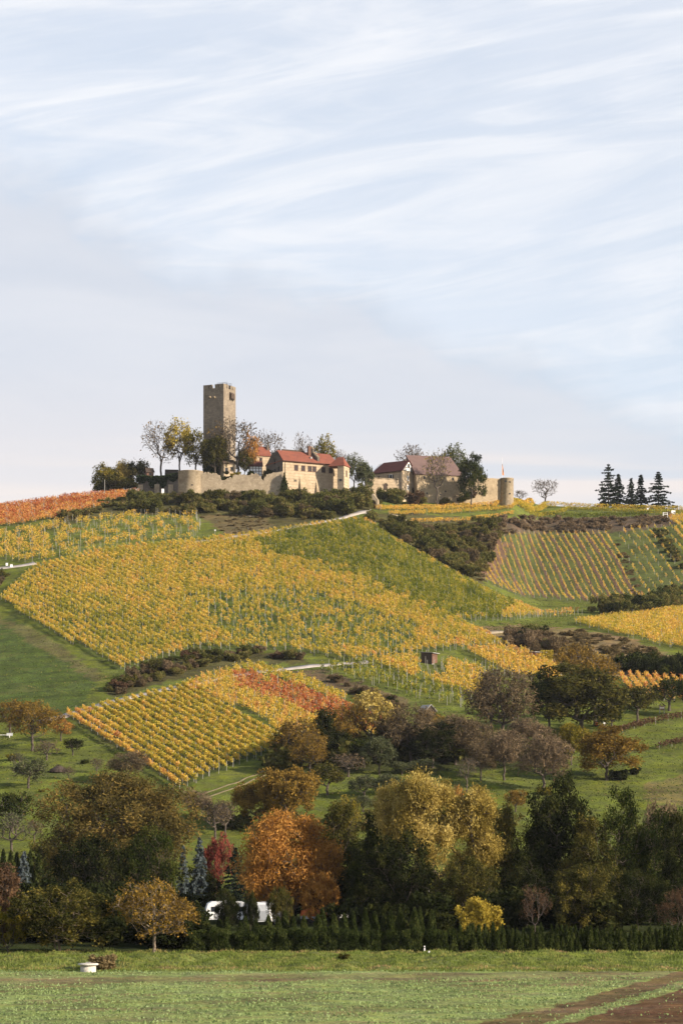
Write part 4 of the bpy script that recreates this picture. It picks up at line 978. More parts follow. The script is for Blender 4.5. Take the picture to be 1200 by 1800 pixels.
G15 = 'contour rows below the outer ward'
contour_row([(662, 896), (720, 895), (800, 893), (860, 890), (905, 887), (940, 884)], 'long golden vine row directly under the ward wall and its shrubs', T(.64), group=G15)
contour_row([(668, 898), (730, 898), (800, 896), (870, 893), (930, 888)], 'pale flecked golden vine row, second below the ward wall', T(.62), group=G15, dens=.9)
contour_row([(684, 906), (760, 904), (840, 900), (900, 895), (935, 891)], 'golden vine row with posts along the lower green terrace edge', T(.60), group=G15)
contour_row([(724, 920), (780, 919), (840, 914), (880, 909), (900, 905)], 'lowest orange vine row, just above the dark thicket', T(.64), group=G15, dens=.85)
G16 = 'rows along the right skyline ridge'
contour_row([(905, 888), (960, 892), (1020, 896), (1100, 899), (1215, 902)], 'long olive gold vine row along the right skyline below the conifers', T(.50), group=G16, per=60, hgt=2.7, width=.5, post=9)
contour_row([(912, 891), (1000, 898), (1080, 902), (1215, 906)], 'olive vine row just under the skyline row on the right', T(.40), group=G16, per=30, hgt=2.1)
contour_row([(940, 907), (985, 911), (1040, 912), (1100, 911), (1140, 907)], 'dark green curved vine row above the brown scrub bank', T(.17), group=G16, per=46, hgt=2.3, width=.4)
contour_row([(1075, 1292), (1110, 1283), (1150, 1274), (1215, 1262)], 'purple brown vine hedge crossing the right hand orchard meadow', T(.55), per=34, hgt=1.6, dmin=420, width=.5, mat='purple')
contour_row([(1158, 1318), (1185, 1312), (1230, 1305)], 'short purple vine hedge low at the right edge of the meadow', T(.5), per=30, hgt=1.5, dmin=400, width=.45, mat='purple')
contour_row([(940, 1082), (975, 1080), (1020, 1077)], 'stray thin row of bare posts and orange vines at the tip of the green field', T(.70), dens=.7, per=10, dmin=650, post=2)
contour_row([(945, 1086), (985, 1084), (1028, 1081)], 'second stray thin row of orange vines beside the green valley strip', T(.68), dens=.6, per=10, dmin=650, post=2)
# bare soil between the rows of the brown hillside
PW = np.array([hit(*p, 770)[:2] for p in BRF])
k = 0
for x in np.arange(PW[:, 0].min() + 2.25 * .35 + 1.12, PW[:, 0].max() - 1, 4.5):
    ys = np.arange(780, 900, 2.0); pp = pix(x - .05 * (ys - 840), ys, ground(x - .05 * (ys - 840), ys)); ok = inpoly(pp[0], pp[1], BRF); ys = ys[ok]
    if len(ys) < 4: continue
    V = []; F = []
    for i, y in enumerate(ys):
        for sgn in (-1, -.33, .33, 1):
            xx = x - .05 * (y - 840) + .15 * math.sin(y * .13 + k) + sgn * (.85 + .2 * math.sin(y * .4 + k * 2)); V.append((xx, y, float(ground(xx, y)) + (.05 if abs(sgn) < .9 else -.02)))
    for i in range(len(ys) - 1):
        for j in range(3): F.append((4 * i + j, 4 * i + j + 1, 4 * i + 5 + j, 4 * i + 4 + j))
    tag(obj('soil_strip', mesh_from('soil_strip', np.array(V), [np.array(F)], [M['soil']], smooth=True)), kind='structure'); k += 1

# ------------------------------------------------------------------ trees
def envelope(lobes, n, hollow=.35):
    """points inside a union of ellipsoid lobes (cx,cy,cz,rx,ry,rz); hollow pushes them outwards"""
    L = np.array(lobes, float); w = (L[:, 3] * L[:, 4] * L[:, 5]); w /= w.sum(); k = rng.choice(len(L), n, p=w)
    d = rng.normal(size=(n, 3)); d /= np.linalg.norm(d, axis=1)[:, None]; r = (hollow ** 3 + (1 - hollow ** 3) * rng.random(n)) ** (1 / 3.)
    return L[k, :3] + d * r[:, None] * L[k, 3:]

def skeleton(pts, trunk_top, lean=(0, 0), seg=.09, trunks=1, wob=.012, pathw=.30):
    """grow a branching skeleton that reaches every point; unit-height space"""
    N = np.zeros((14000, 3)); PA = np.full(14000, -1); PL = np.zeros(14000); n = 0
    starts = []
    for q in range(trunks):
        a = rng.uniform(0, 6.28); off = np.array([math.cos(a), math.sin(a), 0]) * (.03 if trunks > 1 else 0); ln = np.array([lean[0], lean[1], 0]) + off * 3 * (trunks > 1)
        prev = -1; m = max(3, int(trunk_top / .05))
        for k in range(m + 1):
            f = k / m; N[n] = off + ln * f * trunk_top + np.array([0, 0, trunk_top * f]) + rng.normal(0, wob * .5, 3) * (0 < k); PA[n] = prev
            PL[n] = trunk_top * f * .25; prev = n; n += 1
    base = np.array([lean[0] * trunk_top, lean[1] * trunk_top, trunk_top * .8])
    pts = pts[np.argsort(np.linalg.norm(pts - base, axis=1))]
    for p in pts:
        dv = p - N[:n]; dist = np.linalg.norm(dv, axis=1)
        cost = dist + pathw * PL[:n] + np.where(N[:n, 2] < trunk_top * .45, 9, 0) + np.where(dv[:, 2] < -.02, .25 * np.abs(dv[:, 2]), 0)
        i = int(np.argmin(cost)); L = dist[i]
        if L < .015: continue
        m = max(1, int(L / seg)); prev = i; st = N[i].copy(); bow = rng.normal(0, .10, 3) * L; bow[2] = abs(bow[2]) * .8 - .02 * L
        for k in range(1, m + 1):
            f = k / m; N[n] = st + (p - st) * f + bow * 4 * f * (1 - f) * .5 + (rng.normal(0, wob, 3) if k < m else 0); PA[n] = prev
            PL[n] = PL[prev] + np.linalg.norm(N[n] - N[prev]); prev = n; n += 1
            if n > 13900: return N[:n], PA[:n]
    return N[:n], PA[:n]

def tree_mesh(name, lobes, npts=260, nleaf=4000, leaf=.03, trunk=.35, R0=.028, rmin=.0022, hollow=.35, trunks=1, lean=(0, 0), twigs=2, sig=.035, aspect=1.5, clump=1.6,
              droop=0.0, bark='bark', tvar=.16, pathw=.30, shade=0.0):
    """unit-height tree -> (trunk mesh, crown mesh)"""
    pts = envelope(lobes, npts, hollow); N, PA = skeleton(pts, trunk, lean, trunks=trunks, pathw=pathw)
    n = len(N); kids = np.zeros(n, int)
    for i in range(n):
        if PA[i] >= 0: kids[PA[i]] += 1
    tips = np.where(kids == 0)[0]
    # twigs at the ends
    TV = [N]; TP = [PA]; cnt = n; tipl = list(tips)
    near = np.where(kids <= 1)[0]; near = near[N[near, 2] > trunk * .9]
    if twigs:
        src = np.concatenate([np.repeat(tips, twigs), rng.choice(near, min(len(near), len(tips) * twigs))])
        d = N[src] - N[np.maximum(PA[src], 0)]; d /= np.linalg.norm(d, axis=1)[:, None] + 1e-6
        d = d + rng.normal(0, .55, d.shape) + np.array([0, 0, .25 - droop]); d /= np.linalg.norm(d, axis=1)[:, None]
        ends = N[src] + d * rng.uniform(.025, .075, len(src))[:, None]
        TV.append(ends); TP.append(src); tipl = list(range(n, n + len(src))) + list(tips)
    N2 = np.vstack(TV); P2 = np.concatenate(TP); n2 = len(N2)
    A = np.full(n2, 0.0)
    hask = np.zeros(n2, bool); hask[P2[P2 >= 0]] = True; A[~hask] = 1
    for i in range(n2 - 1, -1, -1):
        if P2[i] >= 0: A[P2[i]] += A[i]
    r = np.maximum(R0 * (A / A[P2 < 0].max()) ** .46, rmin)
    e = np.where(P2 >= 0)[0]; p = P2[e]
    if 1:
        flare = 1 + .5 * np.exp(-N2[:, 2] / .03); rf_ = r * flare
    r1 = rf_[e]; r0 = np.minimum(rf_[p], r1 * 1.3 + .001)
    V1_, F1_ = prisms(N2[p], N2[e], r0, r1, 4) if 0 else (None, None)
    big = r1 > .006
    Va, Fa = prisms(N2[p][big], N2[e][big], r0[big], r1[big], 6); Vb, Fb = prisms(N2[p][~big], N2[e][~big], r0[~big], r1[~big], 3)
    wood = mesh_from(name + '_trunk', np.vstack([Va, Vb]), [Fa, Fb + len(Va)], [M[bark]], smooth=True)
    crown = None
    if nleaf:
        tipl = np.array(tipl); w = rng.gamma(clump, 1 / clump, len(tipl)); w /= w.sum(); k = rng.choice(len(tipl), nleaf, p=w)
        ctint = rng.normal(0, tvar * .8, len(tipl)); c = N2[tipl[k]] + rng.normal(0, sig, (nleaf, 3))
        if droop: c[:, 2] -= rng.gamma(1.5, droop * .5, nleaf) * (rng.random(nleaf) < .75)
        c[:, 2] = np.maximum(c[:, 2], .03)
        V, F = diamonds(c, leaf * rng.uniform(.6, 1.4, nleaf), aspect, .5 if droop else 0)
        ph = rng.uniform(0, 6.28, 3); low = tvar * .9 * (np.sin(c[:, 0] * 11 + ph[0] + 2 * np.sin(c[:, 2] * 7)) * np.sin(c[:, 2] * 13 + ph[1]) + .6 * np.sin(c[:, 1] * 9 + c[:, 0] * 6 + ph[2]))
        tt = np.repeat(np.clip(.5 + low + ctint[k] + rng.normal(0, tvar * .7, nleaf), 0, 1), 3)
        crown = mesh_from(name + '_crown', V, [F], [M['olive']], tt)
    return wood, crown

def blob(nl=7, cz=.62, rz=.36, rx=.42, r=.20, jit=.12):
    """main crown ellipsoid with bulges"""
    L = [(0, 0, cz, rx * .8, rx * .8, rz * .85)]
    for k in range(nl):
        a = k * 2.4 + rng.uniform(-.4, .4); h = rng.uniform(-.75, .9); s = math.sqrt(max(.15, 1 - h * h))
        q = rng.uniform(.52, .78); L.append((math.cos(a) * rx * q * s, math.sin(a) * rx * q * s, cz + h * rz * rng.uniform(.6, .8), r * rng.uniform(.6, 1.3), r * rng.uniform(.6, 1.3), r * rng.uniform(.55, 1.1)))
    return L
def wide(rx=.52): return [(math.cos(a) * rx * .55, math.sin(a) * rx * .55, .66 + .12 * math.sin(a * 3), rx * .42, rx * .42, .24) for a in np.arange(0, 6.2, 1.25)] + [(0, 0, .78, rx * .5, rx * .5, .2)]

PT = {}
def proto(key, fn, n): PT[key] = [fn(i) for i in range(n)]
proto('bare', lambda i: tree_mesh('bare', blob(6, .64, .34, .36, .17), 300, 300, .018, .30, .020, .0022, .25, twigs=3, sig=.03), 4)
proto('sparse', lambda i: tree_mesh('sparse', blob(8, .62, .36, .34, .16), 230, 2600, .019, .30, .020, .0022, .3, twigs=2, sig=.03, clump=.7), 4)
proto('round', lambda i: tree_mesh('round', blob(9, .58, .40, .42, .19), 260, 11000, .018, .24, .020, .002, .42, sig=.035, clump=1.0), 4)
proto('tall', lambda i: tree_mesh('tall', [(rng.normal(0, .03), rng.normal(0, .03), z, .2 * (1.15 - z) + .05, .2 * (1.15 - z) + .05, .13) for z in np.linspace(.2, .9, 7)] +
      [(rng.normal(0, .13), rng.normal(0, .13), z, .09, .09, .08) for z in np.linspace(.25, .8, 8)], 260, 10000, .017, .5, .016, .002, .4, sig=.032, clump=.9), 3)
proto('apple', lambda i: tree_mesh('apple', wide(), 150, 3000, .030, .30, .032, .0042, .3, sig=.05, clump=.8), 4)
proto('applebare', lambda i: tree_mesh('applebare', wide(), 210, 500, .030, .32, .036, .0042, .25, twigs=3, sig=.05), 3)
proto('twiggy', lambda i: tree_mesh('twiggy', blob(8, .58, .38, .40, .18), 380, 4200, .0105, .26, .020, .0020, .25, twigs=4, sig=.032, aspect=4.5, clump=1.6), 4)
proto('bushy', lambda i: tree_mesh('bushy', blob(9, .50, .46, .50, .24), 150, 6500, .026, .12, .018, .003, .40, trunks=3, sig=.05, clump=1.0), 3)

def conifer_mesh(name, n=16, width=.28, dens=1.0, base=.08, droop=.35, leaf=.030, raggy=.18, top=.98):
    m = MB(); m.bar((0, 0, -.02), (0, 0, top), .014, .002, 6); P = []; Q = []; C = []; tint = []
    z = base
    while z < top - .01:
        f = (z - base) / (top - base); Ln = width * (1 - f) ** .82 * 1.0 + .012; nb = max(4, int(7 * (1 - f * .45)))
        a0 = rng.uniform(0, 6.28)
        for k in range(nb):
            a = a0 + k * 6.283 / nb + rng.normal(0, .18); L = Ln * rng.uniform(1 - raggy * 2, 1 + raggy * .4); dz = -droop * L * (1.1 - f) + .10 * L * f
            p0 = np.array([0, 0, z]); p1 = np.array([math.cos(a) * L, math.sin(a) * L, z + dz]); P.append(p0); Q.append(p1)
            nl = int(26 * dens * (L / width) + 6); t_ = rng.uniform(.15, 1.05, nl); side = rng.normal(0, .16, nl) * L * (1.15 - t_) + rng.normal(0, .006, nl)
            c = p0 + (p1 - p0) * t_[:, None] + side[:, None] * np.array([-math.sin(a), math.cos(a), 0]); c[:, 2] += .06 * L * np.sin(t_ * 3) - np.abs(rng.normal(0, .012, nl)); C.append(c); tint.append(np.full(nl, rng.normal(0, .12)) + .25 * (t_ - .6))
        z += (top - base) / n * rng.uniform(.75, 1.2) * (1.15 - f * .5)
    V, F = prisms(np.array(P), np.array(Q), np.full(len(P), .004), np.full(len(P), .0015)); m.add(V, F)
    wood = m.mesh(name + '_trunk', M['bark']); C = np.vstack(C); V, F = diamonds(C, leaf * rng.uniform(.6, 1.4, len(C)), 1.9, -.4)
    tt = np.repeat(np.clip(.45 + np.concatenate(tint) + rng.normal(0, .13, len(C)), 0, 1), 3)
    return wood, mesh_from(name + '_crown', V, [F], [M['needle']], tt)
proto('conifer', lambda i: conifer_mesh('conifer', 17, .30, 2.2, leaf=.022, raggy=.24), 3)
proto('fir', lambda i: conifer_mesh('fir', 13, .36, 2.4, .03, .12, .021, .32), 2)
proto('slim', lambda i: conifer_mesh('slim', 17, .20, 2.0, .06, .35, .020, .28), 2)

def shell_leaves(n, f, leaf, mat, name, aspect=1.5, up=0.0, core=None, t0=.5, tv=.18):
    """leaves on and just under a rounded surface given by f(n) -> points, outward depth"""
    c = f(n); V, F = diamonds(c, leaf * rng.uniform(.6, 1.4, n), aspect, up)
    k = np.floor((c + .04 * np.sin(c[:, [1, 2, 0]] * 23)) / .19); h = np.sin(k[:, 0] * 12.9 + k[:, 1] * 78.2 + k[:, 2] * 37.7) * 43758.5; cl = (h - np.floor(h) - .5) * tv * 2.6
    return mesh_from(name, V, [F], [mat], np.repeat(np.clip(t0 + cl + rng.normal(0, tv * .6, n), 0, 1), 3))
def f_shrub(n):
    L = [(0, 0, .36, .40, .40, .34)] + [(rng.normal(0, .30), rng.normal(0, .30), rng.uniform(.2, .78), rng.uniform(.12, .24), rng.uniform(.12, .24), rng.uniform(.12, .24)) for _ in range(13)]
    c = envelope(L, n, .45) + rng.normal(0, .025, (n, 3)); c[:, 2] = np.abs(c[:, 2]); return c
SHRUB = [shell_leaves(3000, f_shrub, .055, M['scrub'], 'shrub') for _ in range(6)]
def f_twig(n):
    L = [(rng.normal(0, .24), rng.normal(0, .24), rng.uniform(.3, .62), .28, .28, .30) for _ in range(7)]
    c = envelope(L, n, .3); c[:, 2] = np.abs(c[:, 2]); return c
SHRUB += [shell_leaves(2200, f_twig, .038, M['scrub'], 'shrub', 3.2, .8) for _ in range(2)]
def f_thuja(n):
    z = rng.random(n) ** 1.15; r = .19 * (1 - z) ** .62 * (.72 + .36 * rng.random(n)) + .006; a = rng.uniform(0, 6.28, n)
    r = r * (1 + .12 * np.sin(a * 3 + z * 9)); return np.stack([np.cos(a) * r, np.sin(a) * r, .02 + z * .97], 1)
THUJA = [shell_leaves(700, f_thuja, .042, M['thuja'], 'thuja', 2.4, 2.6, tv=.2) for _ in range(4)]
THUJA_TALL = [shell_leaves(2600, f_thuja, .022, M['thuja'], 'thuja', 2.4, 2.2, tv=.2) for _ in range(2)]
def f_hedge(n):
    s = rng.random(n); a = rng.uniform(0, 6.28, n); e = .55; ca, sa = np.cos(a), np.sin(a); z = rng.random(n) ** .9
    prof = np.clip(1 - np.clip((z - .62) / .40, 0, 1) ** 2.2, 0, 1) ** .5 * (.93 + .07 * np.sin(z * 9)); rr = (.86 + .16 * rng.random(n)) * prof
    x = np.sign(ca) * np.abs(ca) ** e * rr * .52; y = np.sign(sa) * np.abs(sa) ** e * rr * .40
    bump = 1 + .07 * np.sin(x * 9 + z * 5) + .05 * np.sin(y * 13 + 2); return np.stack([x * bump, y * bump, z * .96 + .03 * np.sin(x * 8)], 1)
HEDGE = [shell_leaves(7000, f_hedge, .038, M['thuja'], 'hedge_bush', 2.0, 1.5, t0=.40, tv=.22) for _ in range(3)]

def put_mat(o, m):
    o.material_slots[0].link = 'OBJECT'; o.material_slots[0].material = m

def tree(kind, px, base, top, wpx, mat, label, d=None, name='tree', cat='tree', group=None, z0=None, k=None, bark=None, rz=None, wscale=1.0, meshes=None):
    """stand a tree where the photo shows its foot; size from its height and spread in the photo"""
    if d is None: p = hit(px, base)
    else: p = at(px, d)
    if z0 is not None: p[2] = z0
    H = CAMZ + (HOR - top) / FPX * p[1] - p[2]; Wm = wpx / FPX * p[1]
    wood, crown = meshes if meshes else PT[kind][int(rng.integers(len(PT[kind]))) if k is None else k]
    co = np.empty(len((crown or wood).vertices) * 3, np.float32); (crown or wood).vertices.foreach_get('co', co); co = co.reshape(-1, 3)
    ext = np.percentile(np.abs(co[:, 0]), 97) * 2; zt = np.percentile(co[:, 2], 99.5)
    s = H / zt; sw = Wm / ext if wpx else s
    t_ = thing(name, label, cat, (p[0], p[1], p[2] - .08), rng.uniform(0, 6.28) if rz is None else rz, group); t_.scale = (sw, sw, s)
    a = obj('trunk', wood, t_)
    if bark: put_mat(a, M[bark])
    if crown:
        c = obj('crown', crown, t_); put_mat(c, M[mat])
    return t_

TREES = [
 # castle court and slopes
 ('bare', 283, 0, 738, 62, 'copper', 'tall bare tree with few brown leaves, leftmost of the trees before the keep', 884),
 ('sparse', 316, 0, 736, 50, 'yellow', 'tall slender tree with bright yellow leaves between the bare tree and keep', 886),
 ('sparse', 344, 0, 757, 44, 'yellowgreen', 'yellow-green leaning tree close against the left side of the keep', 882),
 ('round', 378, 0, 768, 46, 'olive', 'leafy olive green tree standing in front of the shaded face of the keep', 877),
 ('bare', 386, 0, 742, 50, 'copper', 'reddish brown bare tree rising before the corner of the keep', 879),
 ('bare', 418, 0, 734, 72, 'brown', 'large spreading bare tree in front of the sunlit face of the keep', 877),
 ('sparse', 439, 0, 760, 36, 'orange', 'orange brown tree right of the keep, beside the large bare tree', 879),
 ('round', 430, 0, 790, 30, 'olive', 'low olive tree under the orange brown tree beside the keep', 878),
 ('bare', 474, 0, 755, 50, 'brown', 'thin bare tree behind the red roofs just right of the keep', 905),
 ('bare', 537, 0, 761, 46, 'brown', 'bare tree behind the ridge of the long red roof', 905),
 ('sparse', 571, 0, 764, 38, 'yellowgreen', 'thin yellowish tree behind the right half of the long red roof', 905),
 ('bare', 598, 0, 790, 30, 'brown', 'small bare tree behind the roof of the corner tower', 900),
 ('sparse', 622, 0, 797, 34, 'greygreen', 'dark slender tree just right of the red-roofed corner tower', 880),
 ('bushy', 640, 0, 812, 28, 'greygreen', 'grey-green loose tree right of the corner tower, above the gate arch', 880),
 ('bare', 720, 0, 779, 50, 'brown', 'bare tree behind the ridge between house and barn', 915),
 ('bare', 768, 878, 790, 46, 'yellowgreen', 'bare tree with some yellow leaves in front of the mauve barn roof', 884),
 ('sparse', 798, 0, 780, 44, 'greygreen', 'pale green tree behind the right end of the mauve barn roof', 915),
 ('round', 828, 877, 801, 42, 'green', 'dense green tree in front of the ward wall', 886),
 ('bare', 958, 0, 841, 46, 'brown', 'round bare tree alone on the skyline right of the turret', 965),
 ('bare', 915, 0, 861, 26, 'brown', 'low bare bush-like tree on the skyline beside the turret', 950),
 ('bushy', 187, 0, 817, 52, 'yellowgreen', 'leftmost bushy yellow olive tree above the red vineyard', 890),
 ('bushy', 213, 0, 812, 44, 'golden', 'yellowish bushy tree in the clump left of the wooden hut', 893),
 ('bushy', 236, 0, 810, 50, 'olive', 'bushy brown green tree directly left of the wooden hut', 896),
 ('bushy', 202, 0, 838, 72, 'olive', 'dark olive low tree at the foot of the clump above the red vineyard', 884),
 # conifers on the skyline
 ('fir', 1069, 0, 817, 50, 'needle', 'tallest dark spreading conifer at the left of the skyline group', 985),
 ('conifer', 1086, 0, 834, 32, 'needle', 'dark conifer tucked behind the tallest skyline conifer', 990),
 ('slim', 1109, 0, 841, 22, 'needle', 'slim dark conifer in the middle of the skyline group', 985),
 ('slim', 1126, 0, 835, 24, 'needle', 'thin open conifer right of the middle of the skyline group', 988),
 ('fir', 1157, 0, 830, 46, 'needle', 'broad layered conifer at the right of the skyline group', 985),
 # orchard on the left
 ('sparse', 18, 1290, 1230, 52, 'copper', 'brown tree with pale trunk at the left edge beside the white table', None),
 ('twiggy', 57, 1320, 1232, 78, 'copper', 'large brown autumn tree in the left orchard with a straight dark trunk', None),
 ('applebare', 82, 1337, 1300, 46, 'brown', 'low bare fruit tree under the large brown orchard tree', None),
 ('sparse', 107, 1303, 1262, 36, 'orange', 'small orange-green tree beside the outermost striped vine row', None),
 ('apple', 128, 1328, 1298, 32, 'dark', 'small dark green mop-headed tree alone on the orchard grass', None),
 ('apple', 50, 1386, 1334, 58, 'greygreen', 'gnarled wide apple tree in the middle of the left orchard', None),
 ('applebare', 30, 1352, 1322, 30, 'greygreen', 'grey lichened fruit tree behind the gnarled apple tree', None),
 ('applebare', 170, 1359, 1332, 26, 'brown', 'small thin bare tree near the dark shrub by the striped vineyard', None),
 ('applebare', 121, 1371, 1346, 24, 'brown', 'young bare tree right beside the brush pile', None),
 ('apple', 22, 1462, 1392, 62, 'green', 'leafy green fruit tree low in the left orchard', None),
 ('applebare', 20, 1500, 1425, 64, 'greygreen', 'grey bare fruit tree above the row of columnar thujas', None),
 ('applebare', 60, 1480, 1440, 36, 'brown', 'thin bare tree between orchard and big brown-crowned tree', None),
 # left of the middle, behind the big trees
 ('twiggy', 225, 1375, 1318, 66, 'brown', 'dark brown bare thicket tree in front of the striped vine rows', None),
 ('applebare', 378, 1475, 1404, 52, 'brown', 'dark bare fruit tree left of the orange tree top', None),
 ('applebare', 396, 1470, 1405, 44, 'brown', 'second dark bare fruit tree just left of the orange tree top', None),
 ('twiggy', 345, 1440, 1385, 52, 'pink', 'thin reddish bare tree at the right side of the huge brown crown', None),
 ('round', 455, 1455, 1375, 84, 'copper', 'yellow brown tree behind the left shoulder of the orange tree', None),
 ('round', 505, 1462, 1350, 96, 'copper', 'tall copper gold tree behind the orange tree', None),
 # belt of trees across the middle
 ('sparse', 520, 1350, 1262, 74, 'copper', 'brown autumn tree at the foot of the red vineyard patch', None),
 ('tall', 567, 1345, 1246, 44, 'dark', 'dark ivy-clad tree standing upright in the middle of the copper trees', None),
 ('twiggy', 610, 1335, 1232, 70, 'copper', 'brown gold thin tree right of the dark ivy-clad tree', None),
 ('sparse', 655, 1335, 1212, 88, 'golden', 'golden leaved forked tree below the small gabled hut', None),
 ('twiggy', 722, 1345, 1240, 92, 'brown', 'grey brown bare tree directly below the small gabled hut', None),
 ('round', 760, 1350, 1272, 70, 'dark', 'dark green rounded tree in the middle tree belt', None),
 ('twiggy', 800, 1345, 1255, 74, 'brown', 'dull brown tree between dark rounded tree and purple bare tree', None),
 ('twiggy', 884, 1310, 1176, 108, 'brown', 'large purple brown bare tree right of the ochre vine rows', None),
 ('bare', 862, 1305, 1170, 60, 'brown', 'dark bare leader tree at the left of the large purple brown tree', None),
 ('round', 1022, 1295, 1168, 132, 'olive', 'largest olive green tree in the right middle of the slope', None),
 ('round', 965, 1285, 1182, 70, 'green', 'green tree pressed against the left side of the largest olive tree', None),
 ('sparse', 1045, 1275, 1140, 80, 'copper', 'copper thin-leaved tree behind the largest olive tree', None),
 ('sparse', 1006, 1240, 1132, 64, 'copper', 'pale brown tree beside the shed overgrown with vines', None),
 ('apple', 1120, 1268, 1204, 66, 'olive', 'olive apple tree with dark trunk before the peach orange rows', None),
 ('apple', 1176, 1250, 1192, 66, 'green', 'dark leaning apple tree beside the wooden information board', None),
 ('apple', 1215, 1262, 1190, 50, 'green', 'dark apple tree cut by the right edge of the picture', None),
 ('round', 1004, 1345, 1272, 52, 'yellowgreen', 'yellow-green small tree below the largest olive tree', None),
 ('round', 1066, 1372, 1278, 92, 'copper', 'copper olive round tree alone on the right meadow', None),
 ('twiggy', 955, 1395, 1288, 84, 'pink', 'pinkish bare feathery tree left of the copper olive round tree', None),
 ('twiggy', 886, 1372, 1282, 62, 'pink', 'pale brown feathery tree below the large purple brown tree', None),
 ('twiggy', 925, 1330, 1262, 60, 'pink', 'brown misty tree between purple bare tree and largest olive tree', None),
 ('twiggy', 845, 1372, 1300, 50, 'brown', 'thin brown tree on the shaded meadow in the middle', None),
 ('bare', 820, 1392, 1330, 40, 'brown', 'slight bare tree behind the crown of the golden willow', None),
 ('round', 666, 1362, 1296, 56, 'greygreen', 'grey-green bushy pear tree in the middle orchard', None),
 ('applebare', 612, 1366, 1323, 62, 'pink', 'red-brown spreading fruit tree in the middle orchard', None),
 ('apple', 575, 1398, 1342, 64, 'olive', 'olive fruit tree in the middle orchard above the copper gold tree', None),
 ('apple', 640, 1405, 1362, 54, 'greygreen', 'pale green fruit tree standing on the middle orchard grass', None),
 ('apple', 680, 1400, 1360, 58, 'greygreen', 'green willowy fruit tree left of the golden willow top', None),
 ('apple', 638, 1428, 1398, 40, 'greygreen', 'small light green fruit tree beside the low wooden bench', None),
 ('apple', 706, 1362, 1338, 46, 'greygreen', 'left grey-green clipped bushy tree in the shaded orchard row', None),
 ('apple', 745, 1360, 1334, 52, 'greygreen', 'right grey-green clipped bushy tree in the shaded orchard row', None),
 ('apple', 906, 1428, 1388, 38, 'copper', 'small orange brown fruit tree alone right of the golden willow', None),
 ('sparse', 803, 1432, 1380, 26, 'orange', 'small orange tree top peeking between the two golden willow crowns', None),
 ('sparse', 612, 1480, 1398, 40, 'yellowgreen', 'thin young yellowish tree right of the orange tree', None),
 ('twiggy', 545, 1362, 1290, 60, 'copper', 'low copper thin tree at the right foot of the striped rows', None),
 ('round', 690, 1338, 1262, 64, 'olive', 'olive tree between the golden forked tree and the grey brown bare tree', None),
 ('twiggy', 760, 1322, 1248, 60, 'copper', 'copper brown thin tree behind the dark green rounded tree', None),
 ('twiggy', 838, 1345, 1268, 56, 'brown', 'brown thin tree left of the large purple brown bare tree', None),
 ('round', 590, 1345, 1285, 60, 'dark', 'dark low tree under the brown gold thin tree', None),
 ('round', 830, 1330, 1290, 66, 'dark', 'blackish low tree at the foot of the purple brown bare tree', None),
 ('round', 640, 1350, 1300, 50, 'green', 'dark green low tree under the golden forked tree', None),
 ('sparse', 918, 1352, 1300, 44, 'olive', 'small olive thin tree between the two feathery trees', None),
 ('apple', 1075, 1285, 1228, 46, 'green', 'green apple tree close right of the largest olive tree', None),
 # valley floor
 ('round', 52, 1680, 1562, 0, 'olive', '', 0),
]
for kind, px, base, top, w, mat, lab, d in TREES:
    if d == 0: continue
    nm = {'bushy': 'bushy_tree', 'apple': 'fruit_tree', 'applebare': 'fruit_tree', 'fir': 'conifer', 'conifer': 'conifer', 'slim': 'conifer', 'bare': 'bare_tree', 'twiggy': 'bare_tree'}.get(kind, 'tree')
    g = 'conifers on the skyline' if nm == 'conifer' else ('orchard fruit trees' if nm == 'fruit_tree' else ('trees round the castle' if base < 900 else 'trees of the middle slope'))
    tree(kind, px, base, top, w, mat, lab, d, nm, 'conifer' if nm == 'conifer' else 'tree', g)

# the large trees along the stream, most of them grown for their own place
def hero(lobes, px, top, wpx, mat, label, d, nleaf=14000, leaf=.012, npts=420, trunk=.22, group='large trees along the valley floor', **k):
    bark = k.pop('barkmat', None); nm = k.pop('name', 'tree'); share = k.pop('share', None)
    ms = share or tree_mesh('valley_tree', lobes, npts, nleaf, leaf, trunk, k.pop('R0', .015), k.pop('rmin', .0014), k.pop('hollow', .5), sig=k.pop('sig', .028), **k)
    return tree(None, px, 0, top, wpx, mat, label, d, nm, 'tree', group, meshes=ms, bark=bark, rz=rng.uniform(0, 6.28) if share else 0.0)
def tallobes(): return [(rng.normal(0, .05), rng.normal(0, .05), z, .26 * (1.12 - z) + .07, .26 * (1.12 - z) + .07, .12) for z in np.linspace(.18, .9, 7)] + [(rng.normal(0, .2), rng.normal(0, .2), z, .10, .10, .08) for z in np.linspace(.2, .75, 12)]
DARKT = [tree_mesh('valley_tall_tree', tallobes(), 340, 19000, .012, .45, .014, .0014, .4, clump=.55, sig=.030, tvar=.2) for _ in range(4)]
DARKR = [tree_mesh('valley_round_tree', blob(11, .46, .46, .46, .20), 340, 17000, .0135, .2, .014, .0014, .45, clump=.6, sig=.032, tvar=.2) for _ in range(3)]
hero(blob(14, .54, .46, .47, .17), 208, 1362, 236, 'brownolive', 'huge round-crowned brown and olive tree left of the striped vineyard foot', 292, 56000, .0066, 700, .14, twigs=3, aspect=2.6, clump=1.0, hollow=.35, tvar=.22)
hero(None, 160, 1470, 140, 'dark', 'dark green tree in the shade under the huge brown crown', 274, share=DARKR[0])
hero(None, 262, 1455, 120, 'green', 'dark leafy tree at the right foot of the huge brown crown', 277, share=DARKR[1])
hero(blob(16, .50, .48, .46, .14), 507, 1432, 158, 'orange', 'bright rust orange tree with fine upright branches', 258, 42000, .0072, 640, .12, twigs=3, trunks=3, aspect=3.0, clump=1.6, barkmat='palebark', hollow=.3, R0=.009, rmin=.0018, sig=.034)
